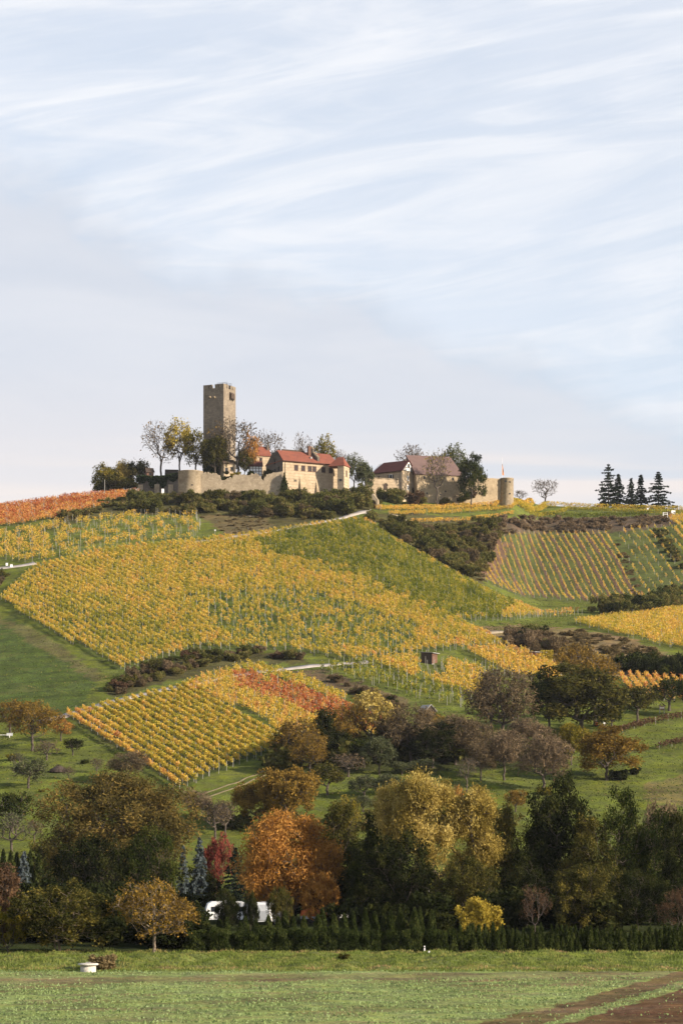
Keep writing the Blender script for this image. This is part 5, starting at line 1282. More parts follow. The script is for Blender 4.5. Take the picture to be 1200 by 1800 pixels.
hero(blob(6, .50, .44, .50, .20), 562, 1535, 62, 'orange', 'low orange brown shrubby tree at the right foot of the rust orange tree', 250, 7000, .018, 180, .1, aspect=2.6, R0=.012)
# golden willow: several weeping domes
WL = [((x - 768) / 259., y_, (1625 - y) / 259., rx / 259., rx / 259. * 1.2, ry / 259.) for x, y, rx, ry, y_ in ((740, 1402, 44, 30, 0), (692, 1420, 26, 26, .05), (716, 1452, 30, 30, -.05), (826, 1432, 34, 38, -.02), (847, 1488, 17, 30, -.08), (752, 1498, 19, 38, -.16), (784, 1448, 22, 24, .08), (812, 1535, 30, 34, .05), (770, 1470, 18, 20, -.12))]
hero(WL, 768, 1366, 0, 'golden', 'big golden weeping willow in the valley, taller than its neighbours', 252, 76000, .0052, 560, .34, droop=.05, aspect=3.4, sig=.022, R0=.022, clump=.7, name='willow', hollow=.45, tvar=.24)
hero(None, 706, 1462, 110, 'dark', 'dark green tree in the shade under the left side of the golden willow', 246, share=DARKR[2])
hero(None, 828, 1508, 110, 'olive', 'olive green tree under the right side of the golden willow', 240, share=DARKR[0])
hero(blob(9, .50, .46, .44, .2), 838, 1578, 78, 'yellow', 'low bright yellow tree in front of the golden willow', 212, 9000, .020, 180, .16, droop=.06, hollow=.4, aspect=2, tvar=.22, R0=.01)
for i, (px, top, w, mat, lab, d) in enumerate([
    (598, 1412, 92, 'olive', 'tall olive green tree directly right of the rust orange tree', 262), (645, 1438, 84, 'green', 'dark green tree second right of the rust orange tree', 256),
    (560, 1470, 70, 'dark', 'dark tree behind the right edge of the rust orange tree', 272), (683, 1452, 70, 'olive', 'olive tree touching the left side of the golden willow', 262),
    (884, 1418, 72, 'olive', 'slender olive tree close right of the golden willow', 256), (925, 1500, 90, 'dark', 'low dark green tree between willow and tall dark trees', 248),
    (985, 1368, 118, 'dark', 'tallest dark green tree at the right of the valley', 254), (958, 1396, 70, 'dark', 'blackish green tree leaning left of the tallest dark tree', 262),
    (1040, 1440, 100, 'olive', 'dark olive tree between the two tall trees at the right', 250), (1094, 1390, 104, 'green', 'tall dark green tree with a narrow top near the right edge', 252),
    (1148, 1428, 110, 'green', 'broad dark tree near the right edge of the valley', 258), (1198, 1425, 96, 'dark', 'dark tree cut by the right edge of the picture', 250),
    (1020, 1520, 120, 'olive', 'lower olive leafy tree before the tallest dark tree', 232), (1120, 1530, 120, 'dark', 'lower dark leafy tree before the narrow-topped tree', 234)]):
    hero(None, px, top, w, mat, lab, d, share=(DARKT if d > 240 else DARKR)[i % (4 if d > 240 else 3)])
hero(blob(7, .58, .40, .46, .2), 1188, 1560, 60, 'purple', 'reddish brown shrubby tree low at the right edge', 214, 4500, .016, 220, .2, hollow=.3)
hero(blob(7, .58, .40, .46, .2), 940, 1555, 54, 'purple', 'thin dark red bare tree in front of the tall dark trees', 226, 1800, .014, 220, .2, hollow=.3)
hero(blob(6, .6, .36, .46, .2), 1165, 1412, 80, 'pink', 'grey pink bare thicket tree behind the dark trees at the right', 330, 6000, .013, 220, .2, aspect=4)
# walnut trees in front, at the edge of the field
hero(blob(10, .58, .38, .50, .2), 271, 1546, 136, 'copper', 'half-bare walnut tree with pale trunk at the edge of the field', 190.5, 5600, .016, 460, .26, twigs=3, clump=.5, barkmat='palebark', R0=.020, hollow=.25, rmin=.0022, tvar=.24)
hero(blob(12, .50, .44, .56, .2), 104, 1552, 164, 'olive', 'broad yellow olive tree at the field edge left of the walnut tree', 191.5, 17000, .0155, 420, .16, twigs=3, clump=.7, barkmat='palebark', trunks=2, hollow=.3, tvar=.26, R0=.014)
hero(blob(8, .50, .44, .52, .22), -8, 1520, 92, 'purple', 'red and yellow tree cut by the left edge of the picture', 196, 13000, .016, 300, .12, clump=.9)
hero(blob(7, .44, .42, .56, .24), 14, 1590, 84, 'yellowgreen', 'yellow-green bush-like tree low at the left edge', 192, 9000, .020, 160, .1)
hero(blob(9, .60, .36, .46, .2), 380, 1468, 54, 'red', 'bright red leaved small tree left of the rust orange tree', 318, 8000, .019, 220, .2, trunks=2, hollow=.35)
tree('conifer', 43, 0, 1498, 36, 'blue', 'blue-grey spruce with bare lower trunk at the left edge', 268, 'blue_spruce', 'conifer', 'garden conifers', wscale=1)
for px, top, w, mat, lab, d in [(351, 1474, 34, 'blue', 'pale tipped blue spruce left of the red tree', 285), (322, 1488, 30, 'blue', 'smaller blue spruce at the right foot of the huge brown crown', 290),
                                (414, 1492, 46, 'needle', 'dark drooping spruce between red tree and rust orange tree', 284)]:
    tree('conifer', px, 0, top, w, mat, lab, d, 'blue_spruce' if mat == 'blue' else 'conifer', 'conifer', 'garden conifers')
hero(None, 350, 1520, 80, 'dark', 'dark garden tree behind the white caravan on the left', 294, share=DARKR[1])
hero(None, 396, 1562, 40, 'dark', 'dark bushy tree in front of the middle of the long white caravan', 238, share=DARKR[1])
hero(None, 440, 1566, 24, 'dark', 'dark garden shrub tree between the two white caravans', 236, share=DARKR[2])
hero(None, 90, 1470, 110, 'olive', 'olive brown garden tree above the columnar thujas', 336, share=DARKR[0])
hero(None, 455, 1500, 66, 'olive', 'olive undergrowth tree at the left foot of the rust orange tree', 290, share=DARKR[1])

# shrubs
SHR_W = ['scrub', 'scrub', 'scrub', 'olive', 'green']
def shrubs(n, poly, size, mats, label, group, dlim=700, rise=(.75, 1.15), noun='shrub', prefer=None, minsep=.5, order='px'):
    xs = [p[0] for p in poly]; ys = [p[1] for p in poly]; got = []; tries = 0
    while len(got) < n and tries < n * 60:
        tries += 1; px, py = rng.uniform(min(xs), max(xs)), rng.uniform(min(ys), max(ys))
        if not inpoly(np.array([px]), np.array([py]), poly)[0]: continue
        p = hit(px, py, dlim); s = rng.uniform(*size)
        if any(np.linalg.norm(p - q[0]) < minsep * (s + q[1]) * .5 for q in got): continue
        got.append((p, s, px, py))
    got.sort(key=lambda g: g[2])
    for i, (p, s, px, py) in enumerate(got):
        o = obj('shrub', SHRUB[int(rng.integers(len(SHRUB)))]); m = mats[int(rng.integers(len(mats)))]; put_mat(o, M[m]); o.location = (p[0], p[1], p[2] - .15); o.rotation_euler = (0, 0, rng.uniform(0, 6.28))
        hh = s * rng.uniform(*rise); o.scale = (s * 1.25, s * 1.25, hh * 1.15)
        adj = {'scrub': 'dull olive', 'olive': 'olive', 'green': 'dark green', 'copper': 'rusty brown', 'dark': 'blackish green', 'purple': 'reddish brown', 'tan': 'dry tan', 'brown': 'bare brown', 'pink': 'pale bare', 'yellowgreen': 'yellowish'}.get(m, 'green')
        sz = 'small ' if s < size[0] + (size[1] - size[0]) * .25 else ('large ' if s > size[0] + (size[1] - size[0]) * .8 else '')
        pl = label(px, py) if callable(label) else label
        tag(o, ('%s%s %s %s' % (sz, adj, noun, pl)), 'shrub', group)
def castle_lab(px, py):
    where = 'under the ivied wall' if px < 312 else 'under the bastion' if px < 360 else 'under the broken curtain wall' if px < 420 else 'under mid curtain wall' if px < 495 else 'below the long house, left' if px < 550 else 'below the long house, right' if px < 600 else 'below the corner tower'
    return where + (', nearest the masonry' if py < 889 else ', halfway down the bank' if py < 901 else ', at the bank foot')
shrubs(84, [(225, 878), (300, 880), (360, 881), (500, 879), (612, 877), (640, 876), (652, 892), (600, 908), (560, 917), (500, 914), (440, 907), (350, 904), (260, 904), (225, 896)], (3.0, 5.4), ['scrub', 'scrub', 'scrub', 'olive', 'scrub', 'brown', 'scrub'], castle_lab, 'shrubs on the castle bank', 800, minsep=.42)
def thick_lab(px, py):
    return 'in the thicket ' + ('beside the road bend' if px < 690 else 'along the top of the green vineyard' if px < 740 and py > 930 else 'below the orange terrace row' if py < 945 else 'left of the brown striped hillside' if px > 815 else 'in its middle')
shrubs(60, [(642, 914), (672, 917), (730, 936), (800, 932), (862, 926), (872, 940), (862, 985), (845, 1012), (815, 1016), (760, 980), (700, 948), (650, 915)], (2.8, 5.0), ['scrub', 'olive', 'scrub', 'brown', 'scrub', 'scrub'], thick_lab, 'shrubs of the dark thicket', 760, minsep=.40)
shrubs(46, [(183, 1215), (215, 1195), (290, 1168), (350, 1152), (440, 1145), (530, 1158), (520, 1164), (440, 1158), (360, 1172), (300, 1190), (215, 1222)], (1.6, 2.9), ['scrub', 'pink', 'brown', 'purple', 'scrub', 'olive'], lambda x, y: 'in the hedge above the gravel path, ' + ('at its left end' if x < 240 else 'above the striped vineyard' if x < 340 else 'above the red patch' if x < 440 else 'at its right end'), 'shrubs of the hedge above the gravel path', 500, minsep=.4)
shrubs(24, [(1060, 1078), (1100, 1066), (1210, 1050), (1210, 1070), (1130, 1082), (1070, 1090)], (4.0, 6.4), ['scrub', 'dark', 'scrub', 'green'], lambda x, y: 'in the hedge above the bright yellow vineyard' + (', at its left end' if x < 1105 else ', at the right edge' if x > 1165 else ', in the middle'), 'shrubs of the hedge above the yellow vineyard', 640, minsep=.4)
shrubs(18, [(892, 1125), (930, 1115), (985, 1125), (975, 1148), (930, 1140), (900, 1134)], (2.4, 4.6), ['scrub', 'brown', 'dark', 'brown', 'pink'], lambda x, y: 'in the clump behind the overgrown shed' + (', left side' if x < 925 else ', right side' if x > 955 else ', middle'), 'shrubs behind the overgrown shed', 560, minsep=.4)
shrubs(14, [(1105, 1182), (1140, 1178), (1215, 1188), (1215, 1198), (1130, 1192)], (3.4, 5.4), ['dark', 'dark', 'green'], lambda x, y: 'in the dark hedge above the peach orange rows' + (', left end' if x < 1140 else ', right end' if x > 1180 else ', middle'), 'shrubs of the dark hedge on the right', 540, minsep=.4)
shrubs(16, [(560, 1190), (600, 1200), (700, 1240), (690, 1252), (620, 1225)], (1.2, 2.2), ['brown', 'scrub', 'green', 'brown'], 'on the bank right of the lemon yellow rows', 'shrubs right of the lemon yellow rows', 480, minsep=.5)
shrubs(24, [(650, 862), (700, 872), (790, 875), (845, 880), (845, 885), (760, 889), (660, 889)], (2.4, 4.8), ['scrub', 'olive', 'scrub', 'purple', 'scrub'], lambda x, y: 'under the forecourt wall' if x < 705 else 'at the foot of the barn wall' if x < 775 else 'at the foot of the ward wall', 'shrubs below the outer ward', 850, minsep=.4)
for px, py, s, m, lab in [(22, 1338, 1.9, 'yellowgreen', 'small yellow bush behind the gnarled apple tree'), (73, 1393, .7, 'yellowgreen', 'tiny yellow-green bush right of the gnarled apple tree'), (148, 1343, 1.1, 'green', 'small round dark bush left of the thin bare tree'),
                          (1090, 1372, 2.6, 'dark', 'dark low bush right of the copper olive round tree'), (1115, 1362, 1.8, 'dark', 'small dark bush on the right meadow'), (185, 1706, 1.5, 'tan', 'dry brown bush beside the concrete well'), (605, 1686, .55, 'olive', 'flat dark weed tuft on the grass bank'), (960, 1398, 2.0, 'yellowgreen', 'yellow speckled bush under the pinkish feathery tree'),
                          (0, 1015, 3.2, 'scrub', 'dark bush beside the road at the far left edge'), (-6, 1030, 3.6, 'brown', 'brown bush below the road at the far left edge'), (935, 1130, 4.0, 'dark', 'dark green upright bush left of the overgrown shed')]:
    p = hit(px, py); o = obj('shrub', SHRUB[int(rng.integers(6))]); put_mat(o, M[m]); o.location = (p[0], p[1], p[2] - .1); o.scale = (s * 1.2, s * 1.2, s); tag(o, lab, 'shrub', 'single bushes')
# bushes too many and too merged to count: one mass each
TS = []
for _ in range(4):
    m_ = shell_leaves(620, f_shrub, .115, M['scrub'], 'clump', 1.8, .5); v_ = np.empty(len(m_.vertices) * 3, np.float32); m_.vertices.foreach_get('co', v_)
    t_ = np.empty(len(m_.vertices), np.float32); m_.attributes['tint'].data.foreach_get('value', t_); TS.append((v_.reshape(-1, 3), t_)); bpy.data.meshes.remove(m_)
TSF = []
for _ in range(3):
    m_ = shell_leaves(2000, f_shrub, .055, M['scrub'], 'clump', 1.8, .5); v_ = np.empty(len(m_.vertices) * 3, np.float32); m_.vertices.foreach_get('co', v_)
    t_ = np.empty(len(m_.vertices), np.float32); m_.attributes['tint'].data.foreach_get('value', t_); TSF.append((v_.reshape(-1, 3), t_)); bpy.data.meshes.remove(m_)
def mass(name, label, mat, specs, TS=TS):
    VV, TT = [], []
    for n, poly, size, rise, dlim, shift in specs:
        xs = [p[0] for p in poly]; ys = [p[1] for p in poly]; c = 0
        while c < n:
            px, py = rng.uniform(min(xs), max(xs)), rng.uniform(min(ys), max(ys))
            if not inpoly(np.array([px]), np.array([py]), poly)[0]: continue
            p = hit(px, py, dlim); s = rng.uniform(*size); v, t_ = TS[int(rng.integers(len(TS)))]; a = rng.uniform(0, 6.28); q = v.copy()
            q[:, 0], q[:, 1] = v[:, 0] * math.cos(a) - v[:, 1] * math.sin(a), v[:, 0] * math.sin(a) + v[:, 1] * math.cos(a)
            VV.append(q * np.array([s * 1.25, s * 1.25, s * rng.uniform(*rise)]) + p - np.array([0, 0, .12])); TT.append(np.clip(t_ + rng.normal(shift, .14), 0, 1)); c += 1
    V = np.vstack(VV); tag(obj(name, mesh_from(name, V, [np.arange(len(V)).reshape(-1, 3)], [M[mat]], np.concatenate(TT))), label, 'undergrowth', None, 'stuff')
mass('brown_scrub', 'leafless brown scrub covering the bank above the striped hillside', 'pink', [(105, [(850, 914), (930, 908), (1010, 914), (1100, 912), (1185, 905), (1185, 920), (1080, 935), (930, 938), (870, 938)], (1.5, 2.8), (.6, 1.0), 840, .05)])
mass('dry_scrub', 'dry tan scrub and tall grass covering the slope below the bright yellow vineyard', 'tan', [(170, [(905, 1125), (1000, 1108), (1090, 1124), (1210, 1168), (1210, 1184), (1100, 1182), (1010, 1180), (985, 1150)], (1.2, 2.6), (.4, .75), 540, 0), (40, [(1076, 945), (1088, 943), (1132, 1052), (1118, 1056)], (.8, 1.7), (.4, .7), 770, 0), (26, [(840, 935), (872, 930), (862, 990), (848, 1030), (835, 1022)], (1.2, 2.4), (.4, .7), 760, 0), (70, [(345, 905), (470, 905), (475, 926), (400, 940)], (.5, 1.3), (.3, .7), 760, .05)])
mass('bank_scrub', 'low dull green scrub filling the castle bank, the thicket and the red vineyard bank', 'scrub', [(60, [(225, 880), (300, 882), (360, 881), (500, 878), (612, 877), (640, 879), (600, 906), (560, 916), (500, 914), (440, 906), (350, 902), (230, 896)], (1.2, 2.4), (.6, 1.3), 780, .05), (60, [(640, 910), (672, 912), (730, 928), (800, 924), (862, 918), (872, 935), (862, 985), (845, 1012), (815, 1016), (760, 980), (700, 948), (650, 915)], (1.4, 3.0), (.6, 1.3), 760, 0), (26, [(1148, 925), (1162, 922), (1205, 1000), (1192, 1005)], (1.4, 2.6), (.6, 1.0), 780, -.2), (44, [(100, 908), (225, 880), (240, 893), (160, 905), (115, 915)], (1.6, 3.2), (.6, 1.0), 750, 0)])
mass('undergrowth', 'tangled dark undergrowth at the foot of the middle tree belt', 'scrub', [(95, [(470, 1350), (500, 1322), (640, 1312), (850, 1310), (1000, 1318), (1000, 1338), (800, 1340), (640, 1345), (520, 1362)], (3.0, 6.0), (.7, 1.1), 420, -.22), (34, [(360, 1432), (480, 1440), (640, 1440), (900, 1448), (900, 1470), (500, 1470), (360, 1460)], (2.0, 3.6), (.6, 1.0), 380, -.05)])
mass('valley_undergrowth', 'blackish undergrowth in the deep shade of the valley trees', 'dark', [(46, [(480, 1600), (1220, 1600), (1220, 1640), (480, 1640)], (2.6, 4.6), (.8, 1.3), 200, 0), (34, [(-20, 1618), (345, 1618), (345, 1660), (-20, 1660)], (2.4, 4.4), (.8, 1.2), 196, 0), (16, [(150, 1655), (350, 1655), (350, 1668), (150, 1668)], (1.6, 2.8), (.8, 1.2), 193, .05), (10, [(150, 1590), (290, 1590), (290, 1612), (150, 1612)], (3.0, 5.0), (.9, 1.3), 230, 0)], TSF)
# court shrubs on top of the curtain wall
for px, py, s, m in [(364, 838, 2.4, 'dark'), (372, 836, 2.2, 'green'), (383, 842, 2.6, 'green'), (392, 847, 2.8, 'green'), (402, 843, 2.6, 'dark'), (408, 836, 1.6, 'yellow'), (419, 835, 2.2, 'yellowgreen'), (440, 834, 2.2, 'green'), (470, 834, 3.2, 'olive'), (466, 842, 2.6, 'green'), (483, 832, 1.8, 'green'), (427, 867, 1.8, 'green'), (462, 846, 2.4, 'green'), (398, 832, 1.6, 'dark')]:
    q = P3(px, py, 872.0 if py < 860 else 864); o = obj('shrub', SHRUB[int(rng.integers(6))]); put_mat(o, M[m]); o.location = (q[0], q[1], q[2] - s * .25); o.scale = (s, s, s * .95)
    tag(o, '%s bush on the rim of the curtain wall %s' % ({'dark': 'blackish', 'green': 'dark green', 'yellow': 'bright yellow', 'yellowgreen': 'yellowish', 'olive': 'olive brown'}[m], 'below the keep' if px < 400 else 'in the broken gap' if px < 412 else 'right of the keep' if px < 450 else 'near the long house'), 'shrub', 'bushes on the curtain wall')

# hedges, thujas
def copies(meshes, places, name, label, cat, group, mats=None):
    for i, (p, sx, sz) in enumerate(places):
        o = obj(name, meshes[i % len(meshes)]); o.location = tuple(p); o.scale = (sx, sx, sz); o.rotation_euler = (0, 0, rng.uniform(0, 6.28))
        if mats: put_mat(o, M[mats[i % len(mats)]])
        tag(o, label(i, p) if callable(label) else label, cat, group)
hx = list(np.arange(352, 765, 37.5)); HW = ['below the walnut tree', 'below the dark garden tree', 'in front of the left caravan', 'in front of the right caravan', 'left of the orange tree foot', 'under the orange tree', 'right of the orange tree foot', 'below the olive tree', 'below the second dark green tree', 'under the willow, third from the white marker post', 'second from the white marker post', 'next to the white marker post']
for i, px in enumerate(hx):
    p = at(px + rng.uniform(-4, 4), 194.5 + rng.uniform(-.4, .4)); o = obj('hedge_bush', HEDGE[i % 3]); s = rng.uniform(1.9, 2.2); o.location = (p[0], p[1], p[2] - .1); o.scale = (s, s * .9, rng.uniform(1.75, 2.15)); o.rotation_euler = (0, 0, rng.uniform(-.2, .2) + (3.14 if i % 2 else 0))
    tag(o, 'clipped dark evergreen hedge bush %s' % HW[min(i, 11)], 'hedge', 'clipped hedge bushes along the field')
pl = []
for row, (d, h0, h1) in enumerate([(193.2, .9, 1.25), (195.0, 1.3, 1.7), (197.0, 1.5, 1.9), (199.2, 1.6, 2.0)]):
    for px in np.arange(764 if row else 770, 1222, 8.6 if row else 13):
        if row == 0 and rng.random() < .3: continue
        p = at(px + rng.uniform(-2.5, 2.5), d + rng.uniform(-.3, .3)); pl.append((p - np.array([0, 0, .05]), rng.uniform(1.2, 2.0), rng.uniform(h0 * .8, h1 * 1.08)))
copies(THUJA, pl, 'thuja', lambda i, p: 'young cone-shaped thuja in the nursery rows ' + ('beside the white marker post' if pix(*p)[0] < 840 else 'below the yellow tree' if pix(*p)[0] < 900 else 'below the tall dark trees' if pix(*p)[0] < 1080 else 'near the right edge'), 'thuja', 'young thujas in nursery rows')
pl = []
for px in np.arange(350, 770, 17): p = at(px + rng.uniform(-5, 5), 204 + rng.uniform(-2, 3)); pl.append((p, rng.uniform(2.4, 3.2), rng.uniform(2.0, 2.5) if 355 < px < 490 else rng.uniform(2.3, 3.2)))
copies(THUJA_TALL, pl, 'thuja', lambda i, p: 'taller dark thuja behind the clipped hedge ' + ('left of the orange tree' if pix(*p)[0] < 470 else 'under the orange tree' if pix(*p)[0] < 590 else 'under the golden willow'), 'thuja', 'tall thujas behind the hedge')
pl = []
for i, px in enumerate(np.arange(-5, 215, 12)): p = at(px + rng.uniform(-3, 3), 330 + rng.uniform(-5, 6)); pl.append((p, rng.uniform(4.0, 5.5), rng.uniform(5.0, 7.4)))
for i, px in enumerate(np.arange(40, 130, 13)): p = at(px + rng.uniform(-3, 3), 308 + rng.uniform(-4, 4)); pl.append((p, rng.uniform(2.5, 4.0), rng.uniform(2.2, 4.2)))
copies(THUJA_TALL, pl, 'thuja', lambda i, p: 'tall columnar thuja in the garden row ' + ('behind the blue-grey spruce' if pix(*p)[0] < 70 else 'right of the blue-grey spruce' if pix(*p)[0] < 135 else 'under the huge brown crown'), 'thuja', 'columnar thujas of the left garden')

# ------------------------------------------------------------------ small built things
def at_hit(px, py, dmin=DMIN0): p = hit(px, py, dmin); return tuple(p)
# concrete well
p = hit(155, 1709); wl = thing('concrete_well', 'round concrete well ring with a wider pale lid beside the field', 'well', tuple(p)); wl.scale = (.9, .9, .78)
m = MB(); m.lathe([(.62, -.1), (.62, .62), (.55, .62), (.55, .1)], 28); m.build('ring', M['concrete'], wl, True)
m = MB(); m.lathe([(.01, .62), (.80, .62), (.82, .66), (.80, .76), (.45, .79), (.01, .79)], 28); m.build('lid', M['concrete'], wl, True)
m = MB(); m.bar((-.16, 0, .80), (-.16, 0, .87), .02); m.bar((.16, 0, .80), (.16, 0, .87), .02); m.bar((-.16, 0, .87), (.16, 0, .87), .02); m.build('handle', M['metal'], wl)
p = hit(746, 1674); mp = thing('marker_post', 'short white marker post at the right end of the clipped hedge', 'post', tuple(p)); mp.scale = (.55, .55, .7)
m = MB(); m.prism([(-.11, -.1), (.11, -.1), (.11, .62), (.03, .72), (-.11, .66)], -.07, .07); m.build('post', M['white'], mp); m = MB(); m.box(-.112, .112, -.076, .076, .45, .52); m.build('band', M['rubber'], mp)
p = hit(754, 1675); st = thing('boundary_stone', 'tiny white boundary stone beside the white marker post', 'stone', tuple(p)); st.scale = (.7, .7, .7); m = MB(); m.box(-.10, .10, -.1, .1, -.1, .14); m.prism([(-.10, .14), (.10, .14), (.06, .18), (-.06, .18)], -.1, .1); m.build('stone', M['white'], st)
# wooden shed in the vineyard
def shed(px, py, label, ang, L, Wd, hf, hb, wallf, wallsd, roofm, dmin=480):
    p = hit(px, py, dmin); t_ = thing('wooden_shed', label, 'shed', tuple(p), azrot(ang))
    m = MB(); n_ = int(L / .28)
    for k in range(n_):
        x = k * L / n_; q = MB(); q.box(x + .008, x + L / n_ - .008, -.03, .03, .15, hf); q.build('plank', wallf, t_)
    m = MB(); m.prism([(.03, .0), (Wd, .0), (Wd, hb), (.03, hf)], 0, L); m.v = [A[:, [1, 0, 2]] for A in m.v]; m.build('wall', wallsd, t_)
    m = MB(); slab(m, (-.45, -.5, hf + .06), (L + .45, -.5, hf + .06), (L + .45, Wd + .4, hb + .22), (-.45, Wd + .4, hb + .22), .14); m.build('roof', roofm, t_)
    m = MB(); m.box(-.1, L + .1, -.12, .0, -.4, .16); m.build('plinth', M['concrete'], t_)
    for x in (.2, L - .2): b = MB(); b.box(x - .08, x + .08, .2, .36, -1.0, 0); b.build('foot', M['timber'], t_)
    return t_, L, hf
t_, L, hf = shed(759, 1168, 'wooden vineyard shed with flat grey roof, brown sunlit front and side painted in shade', 62, 2.9, 3.0, 2.8, 3.0, M['redwood'], M['wood'], M['sheet'])  # side wall's shade is painted in with near-black wood
m = MB(); m.box(.8, 1.75, -.07, -.035, .2, 2.05); dd = m.build('door', M['redwood'], t_); m = MB(); m.bar((1.6, -.11, 1.1), (1.6, -.11, 1.25), .03); m.build('handle', M['metal'], dd)
m = MB(); m.box(.1, 2.5, -.09, -.035, 2.06, 2.2); m.build('lintel', M['timber'], t_)
t2_, L, hf = shed(940, 1161, 'flat-roofed garden shed half overgrown with yellow vines', 30, 3.2, 2.6, 2.1, 2.25, M['redwood'], M['red_paint'], M['sheet'], 520)
p = np.array(t2_.location); pts = np.array([p + np.array([rng.uniform(1.4, 4.6), rng.normal(1.2, .9), rng.beta(2, 1.6) * 2.7]) for _ in range(700)])
tag(leafsheet('climbing_vine', pts, M['yellow'], None, .42), 'yellow climbing vine heaped over the right side of the garden shed', 'vine')
p = hit(748, 1262, 430); gh_ = thing('gabled_hut', 'small weathered gabled hut among bare shrubs in the middle of the slope', 'hut', tuple(p), azrot(40))
m = gable_walls(2.2, 2.6, 1.7, 1.0)
for A in m.v: A[A[:, 2] < -1, 2] = -.8
m.v = [np.stack([A[:, 1], -A[:, 0] + 2.2, A[:, 2]], 1) for A in m.v]; m.build('wall', M['wood'], gh_)
m = MB(); e = 1.62
slab(m, (-.35, -.3, e - .15), (-.35, 2.5, e - .15), (1.3, 2.5, 2.85), (1.3, -.3, 2.85), .12); slab(m, (2.95, 2.5, e - .15), (2.95, -.3, e - .15), (1.3, -.3, 2.85), (1.3, 2.5, 2.85), .12); m.build('roof', M['sheet'], gh_)
for q_ in (-.38, 2.98): m = MB(); m.bar((q_, -.34, e - .12), (1.3, -.34, 2.88), .07); m.build('bargeboard', M['post'], gh_)
m = MB(); m.box(.8, 1.7, -.05, .0, -.3, 1.5); m.build('door', M['timber'], gh_)
# information board with its own little roof
p = hit(1163, 1254, 430); ib = thing('information_board', 'wooden information board with a small gable roof beside the leaning apple tree', 'board', tuple(p), azrot(12))
for x in (-.5, .5): m = MB(); m.box(x - .06, x + .06, -.06, .06, -.3, 1.75); m.build('post', M['post'], ib)
m = MB(); m.box(-.62, .62, -.05, .05, .75, 1.65); m.build('panel', M['redwood'], ib); m = MB(); m.box(-.50, .50, -.058, -.05, 1.0, 1.4); m.build('notice', M['cream'], ib)
m = MB(); slab(m, (-.85, -.35, 1.62), (-.85, .35, 1.62), (0, .35, 2.15), (0, -.35, 2.15), .06); slab(m, (.85, .35, 1.62), (.85, -.35, 1.62), (0, -.35, 2.15), (0, .35, 2.15), .06); m.build('roof', M['redwood'], ib)
# brush pile
p = hit(103, 1357); bp_ = thing('brush_pile', 'dark heap of cut brush and branches on the orchard grass', 'brush pile', tuple(p)); P_ = []; Q_ = []
for k in range(520):
    a = rng.uniform(0, 6.28); r_ = rng.random() ** .6 * 1.9; z = max(0, (1.45 * (1 - r_ / 1.95)) * rng.random()); c = np.array([math.cos(a) * r_, math.sin(a) * r_ * .8, z]); d_ = rng.normal(size=3) * np.array([1, 1, .35]); d_ /= np.linalg.norm(d_); P_.append(c - d_ * .45); Q_.append(c + d_ * .45)
V, F = prisms(np.array(P_), np.array(Q_), np.full(520, .035), np.full(520, .015)); tag(obj('branch', mesh_from('branch', V, [F], [M['wood']]), bp_), kind='stuff')
m = MB(); m.lathe([(1.75, -.1), (1.35, .45), (.7, .95), (.02, 1.2)], 14); m.build('core', M['wood'], bp_)
# white garden table and trough at the left edge
p = hit(10, 1297); tb = thing('garden_table', 'long low white table on the grass at the left edge', 'table', tuple(p), .08)
m = MB(); m.box(-1.5, 1.0, -.35, .35, .50, .58); m.build('tabletop', M['white'], tb)
for x in (-1.3, .8): m = MB(); m.box(x - .05, x + .05, -.28, .28, -.1, .5); m.build('leg', M['white'], tb)
p = hit(17, 1294); tr = thing('trough', 'pale blue-grey metal trough right of the white table', 'trough', tuple(p), .1)
m = MB(); m.prism([(-.42, 0), (.42, 0), (.62, .62), (.54, .62), (.38, .08), (-.38, .08), (-.54, .62), (-.62, .62)], -.4, .4) if 0 else m.box(-.5, .5, -.36, .36, .0, .1); m.box(-.6, -.5, -.4, .4, 0, .6); m.box(.5, .6, -.4, .4, 0, .6); m.box(-.5, .5, -.4, -.34, 0, .58); m.box(-.5, .5, .34, .4, 0, .58); m.build('basin', M['metal'], tr)
# bench in the middle orchard, beehives
p = hit(628, 1418); bn_ = thing('bench', 'low dark wooden bench on the middle orchard grass', 'bench', tuple(p), .15)
m = MB(); m.box(-.9, .9, -.2, .2, .42, .48); m.build('seat', M['timber'], bn_); m = MB(); m.box(-.9, .9, .2, .25, .6, .95); m.build('backrest', M['timber'], bn_)
for x in (-.75, .75): m = MB(); m.box(x - .05, x + .05, -.18, .25, -.1, .42); m.build('leg', M['timber'], bn_)
for px, mt, lab in ((1048, 'tarp', 'orange beehive box under the largest olive tree'), (1054, 'bluesheet', 'pale blue beehive box under the largest olive tree'), (1062, 'white', 'white beehive box right of the blue beehive')):
    p = hit(px, 1277, 430); bh = thing('beehive', lab, 'beehive', tuple(p), .2, 'beehives under the olive tree'); m = MB(); m.box(-.26, .26, -.24, .24, .22, .85); m.build('box', M[mt], bh); m = MB(); m.box(-.31, .31, -.29, .29, .85, .95); m.build('lid', M['metal'], bh); m = MB(); m.box(-.22, .22, -.2, .2, -.1, .22); m.build('stand', M['wood'], bh)
